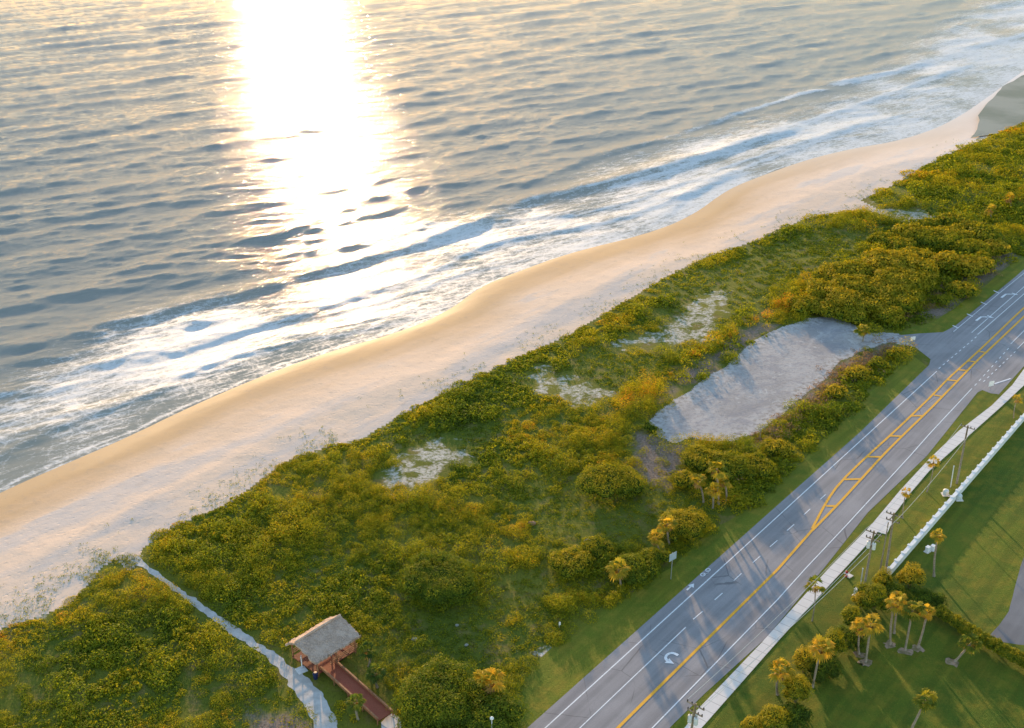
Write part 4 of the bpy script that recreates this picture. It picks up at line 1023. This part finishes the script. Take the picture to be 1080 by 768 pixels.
sign((1044, 411), (1044, 402), 1.3, 1.1, 'white sign at the tip of the grass island before the turn lane', 'white', .4)
sign((590, 663), (590, 656), .3, .5, 'tiny white marker sign at the edge of the scrub by the verge', 'white', .4)
def bollard_lamp():
    b, tp = top_of((519, 776), (517, 757)); t = empty('lamp_post', (b[0], b[1], 0), 'short white-topped lamp post at the bottom edge in front of the dark trees', 'lamp post')
    b2, tp2 = top_of((519, 790), (517, 757)); t.location = (b2[0], b2[1], 0)
    MB().tube([(0, 0, 0), (0, 0, tp2[2]-.3)], [.08, .06], 8).build('post', M['cream'], t)
    MB().blob((0, 0, tp2[2]-.1), (.26, .26, .22), 10).build('globe', M['white'], t, smooth=True)
bollard_lamp()
b, tp = top_of((801, 466), (796, 444))
o = MB().tube([(b[0], b[1], 0), (b[0], b[1], 2.9)], [.07, .05], 8).tube([(b[0], b[1], 2.9), (b[0], b[1], 2.96)], [.08, .08], 8).build('post', M['wood_grey'], loc=(b[0], b[1], 0)); tag(o, 'bare grey post standing on the road-side edge of the gravel lot', 'post')

# ------------------------------------------------------------------ thatched hut and boardwalk
def hut():
    HR = 4.1                                          # ridge height
    RA, RB = np.array(G(311, 678, HR)), np.array(G(359, 649, HR))
    d = (RB-RA)/np.linalg.norm(RB-RA); nrm_ = np.array([d[1], -d[0]])       # towards the camera side
    Lr = np.linalg.norm(RB-RA); mid = (RA+RB)/2
    ex = np.array(G(333, 699, 3.0))
    run = float((ex-RA)@nrm_); print('hut', Lr, run)
    t = empty('thatched_hut', (mid[0], mid[1], 0), 'palm-thatched hut with open sides beside the bend of the sandy path', 'hut')
    def W_(s, u, zz): q = d*s+nrm_*u; return (q[0], q[1], zz)
    h2 = Lr/2; ze = 3.0; zb = 2.7; ub = -run*.55
    mb = MB(); ns, nu = 40, 14
    # shaggy thatch: bumpy grid over both slopes, thick edge
    V = []; us = list(np.linspace(ub, 0, 6)[:-1])+list(np.linspace(0, run, nu))
    for i in range(ns+1):
        for j, u in enumerate(us):
            s = -h2+Lr*i/ns; zz = HR+(ze-HR)*(u/run) if u > 0 else HR+(zb-HR)*(u/ub)
            e_ = 1 if i in (0, ns) or j in (0, len(us)-1) else 0
            V.append(W_(s+e_*random.uniform(-.14, .14), u+e_*random.uniform(-.14, .14), zz+random.uniform(-.05, .05)-.10*(u/run)**2))
    m_ = len(us); n0 = (ns+1)*m_; V2 = V+[(x, y, zz-.28) for x, y, zz in V]
    Fc = []
    for i in range(ns):
        for j in range(m_-1):
            a0 = i*m_+j; Fc.append((a0, a0+1, a0+m_+1, a0+m_)); Fc.append((n0+a0+m_, n0+a0+m_+1, n0+a0+1, n0+a0))
    for i in range(ns):
        for j in (0, m_-1): a0 = i*m_+j; Fc.append((a0, a0+m_, n0+a0+m_, n0+a0))
    for j in range(m_-1):
        for i in (0, ns): a0 = i*m_+j; Fc.append((a0, a0+1, n0+a0+1, n0+a0))
    mb.add(V2, Fc)
    # loose straw fringe on the eaves
    fr = mb
    for k in range(520):
        s = random.uniform(-h2, h2); q = random.random()
        if q < .55: u, zz = run+.03, ze-.12
        elif q < .75: u, zz = random.uniform(0, run), None; s = h2*random.choice((-1, 1))
        else: u, zz = ub-.03, zb-.1
        if zz is None: zz = HR+(ze-HR)*(u/run)-.1
        p = W_(s, u, zz); fr.add([p, (p[0]+random.uniform(-.15, .15), p[1]+random.uniform(-.15, .15), p[2]-random.uniform(.15, .4)), (p[0]+.05, p[1]+.03, p[2])], [(0, 1, 2)])
    roof = mb.build('roof', M['thatch'], t)
    rc = MB().tube([W_(-h2, 0, HR+.05), W_(0, 0, HR+.12), W_(h2, 0, HR+.05)], [.16, .18, .16], 8); rc.build('ridge_cap', M['thatch'], roof)
    wood = m_deck('red_brown_decking', (.22, .062, .032), (.30, .095, .05), -math.atan2(d[1], d[0])); rail = m_plain('rail_wood', (.36, .17, .08), (.27, .11, .05), 3, .7)
    M['rail'] = rail; M['deck'] = wood
    MB().box(W_(0, (run+ub)/2+.1, .45), (Lr-1.0, run-ub-1.0, .14), math.atan2(d[1], d[0])).build('floor', wood, t)
    for s in (-h2+.7, 0, h2-.7):
        for u in (ub+.5, run-.5):
            p = W_(s, u, 0); zt = (HR+(ze-HR)*(u/run) if u > 0 else HR+(zb-HR)*(u/ub))-.3
            MB().tube([p, (p[0], p[1], zt)], [.13, .11], 8).build('post', rail, t)
    rzd = math.atan2(d[1], d[0])
    MB().box(W_(0, run-.5, ze-.4), (Lr-1.0, .14, .2), rzd).box(W_(0, ub+.5, zb-.3), (Lr-1.0, .14, .2), rzd).build('beam', rail, t)
    mb = MB()
    for zz in (.85, 1.15, 1.45): mb.box(W_(.1*Lr+.4, run-.42, zz), (Lr*.62, .07, .10), rzd); mb.box(W_(0, ub+.45, zz), (Lr-1.2, .07, .10), rzd); mb.box(W_(h2-.6, (run+ub)/2, zz), (.07, run-ub-1.2, .10), rzd)
    mb.build('railing', rail, t)
    MB().box(W_(.5, ub+1.0, .8), (Lr*.5, .45, .08), rzd).box(W_(.5, ub+1.0, .62), (Lr*.45, .12, .3), rzd).build('bench_seat', rail, t)
hut()
def boardwalk():
    zf = .62
    l0, l1 = np.array(G(338, 702, zf+.45)), np.array(G(398, 758, zf+.45)); r0, r1 = np.array(G(353, 696, zf+.45)), np.array(G(414, 748.6, zf+.45))
    a, b = (l0+r0)/2, (l1+r1)/2; L = np.linalg.norm(b-a); d = (b-a)/L; nn = np.array([-d[1], d[0]]); wd = abs(float(((r0+r1)/2-(l0+l1)/2)@nn)); rz = math.atan2(d[1], d[0]); print('boardwalk', L, wd)
    t = empty('boardwalk', (a[0], a[1], 0), 'red-brown wooden boardwalk with low rails leading down from the thatched hut', 'boardwalk')
    P_ = lambda s, u, zz: (d[0]*s+nn[0]*u, d[1]*s+nn[1]*u, zz)
    deck = m_deck('boardwalk_planks', (.34, .085, .042), (.43, .12, .06), -rz)
    MB().box(P_(L/2-.6, 0, zf-.06), (L+1.2, wd, .12), rz).build('deck', deck, t)
    for s_ in (-1, 1):
        mb = MB()
        mb.box(P_(L/2, s_*(wd/2), zf+.2), (L, .06, .40), rz)
        mb.box(P_(L/2, s_*(wd/2), zf+.44), (L, .22, .06), rz); mb.build('railing', M['rail'], t)
    k = int(L/3)
    for s_ in (-1, 1):
        for i in range(k+1): MB().box(P_(L*i/k, s_*(wd/2+.09), (zf+.38)/2), (.12, .10, zf+.38), rz).build('rail_post', M['rail'], t)
boardwalk()
b = G(318, 707); t = empty('shower_post', (b[0], b[1], 0), 'slim white post on a small pale pad beside the path under the hut eave', 'post')
MB().box((0, 0, .06), (1.3, 1.3, .12), .6).build('base_pad', M['white'], t); MB().tube([(0, .5, .12), (0, .5, 2.1)], [.08, .07], 8).tube([(0, .5, 2.05), (0, .15, 2.0)], [.03, .06], 6).build('post', M['white'], t)
b = G(333, 716); t = empty('litter_bin', (b[0], b[1], 0), 'dark blue bin on the sandy path beside the hut', 'bin')
MB().tube([(0, 0, .03), (0, 0, .85)], [.28, .34], 14).build('bin_body', M['bluep'], t); MB().tube([(0, 0, .85), (0, 0, .92), (0, 0, 1.0)], [.37, .37, .15], 14).build('lid', M['bluep'], t)
M['stone'] = m_plain('pale_stone', (.36, .34, .29), (.24, .22, .18), 3, .95)
# small pale stones lying in the grass
for x, y, r, lab in ((437, 675, .38, 'flat pale slab lying in the grass right of the hut'), (482, 660, .25, 'small pale stone in the grassy clearing, the upper one'), (492, 681, .25, 'small pale stone in the grassy clearing, the lower one'), (620, 572, .5, 'grey rounded boulder in the grass above the ragged yellow bush'), (561, 553, .55, 'orange-brown boulder in the middle of the dune scrub')):
    b = G(x, y)
    o = MB().blob((b[0], b[1], r*.35), (r*1.2, r, r*.7), 10, jit=.16).build('stone', m_plain('stone_orange', (.42, .22, .12), (.3, .15, .09), 3) if 'orange' in lab else M['stone'], loc=(b[0], b[1], 0)); tag(o, lab, 'stone')
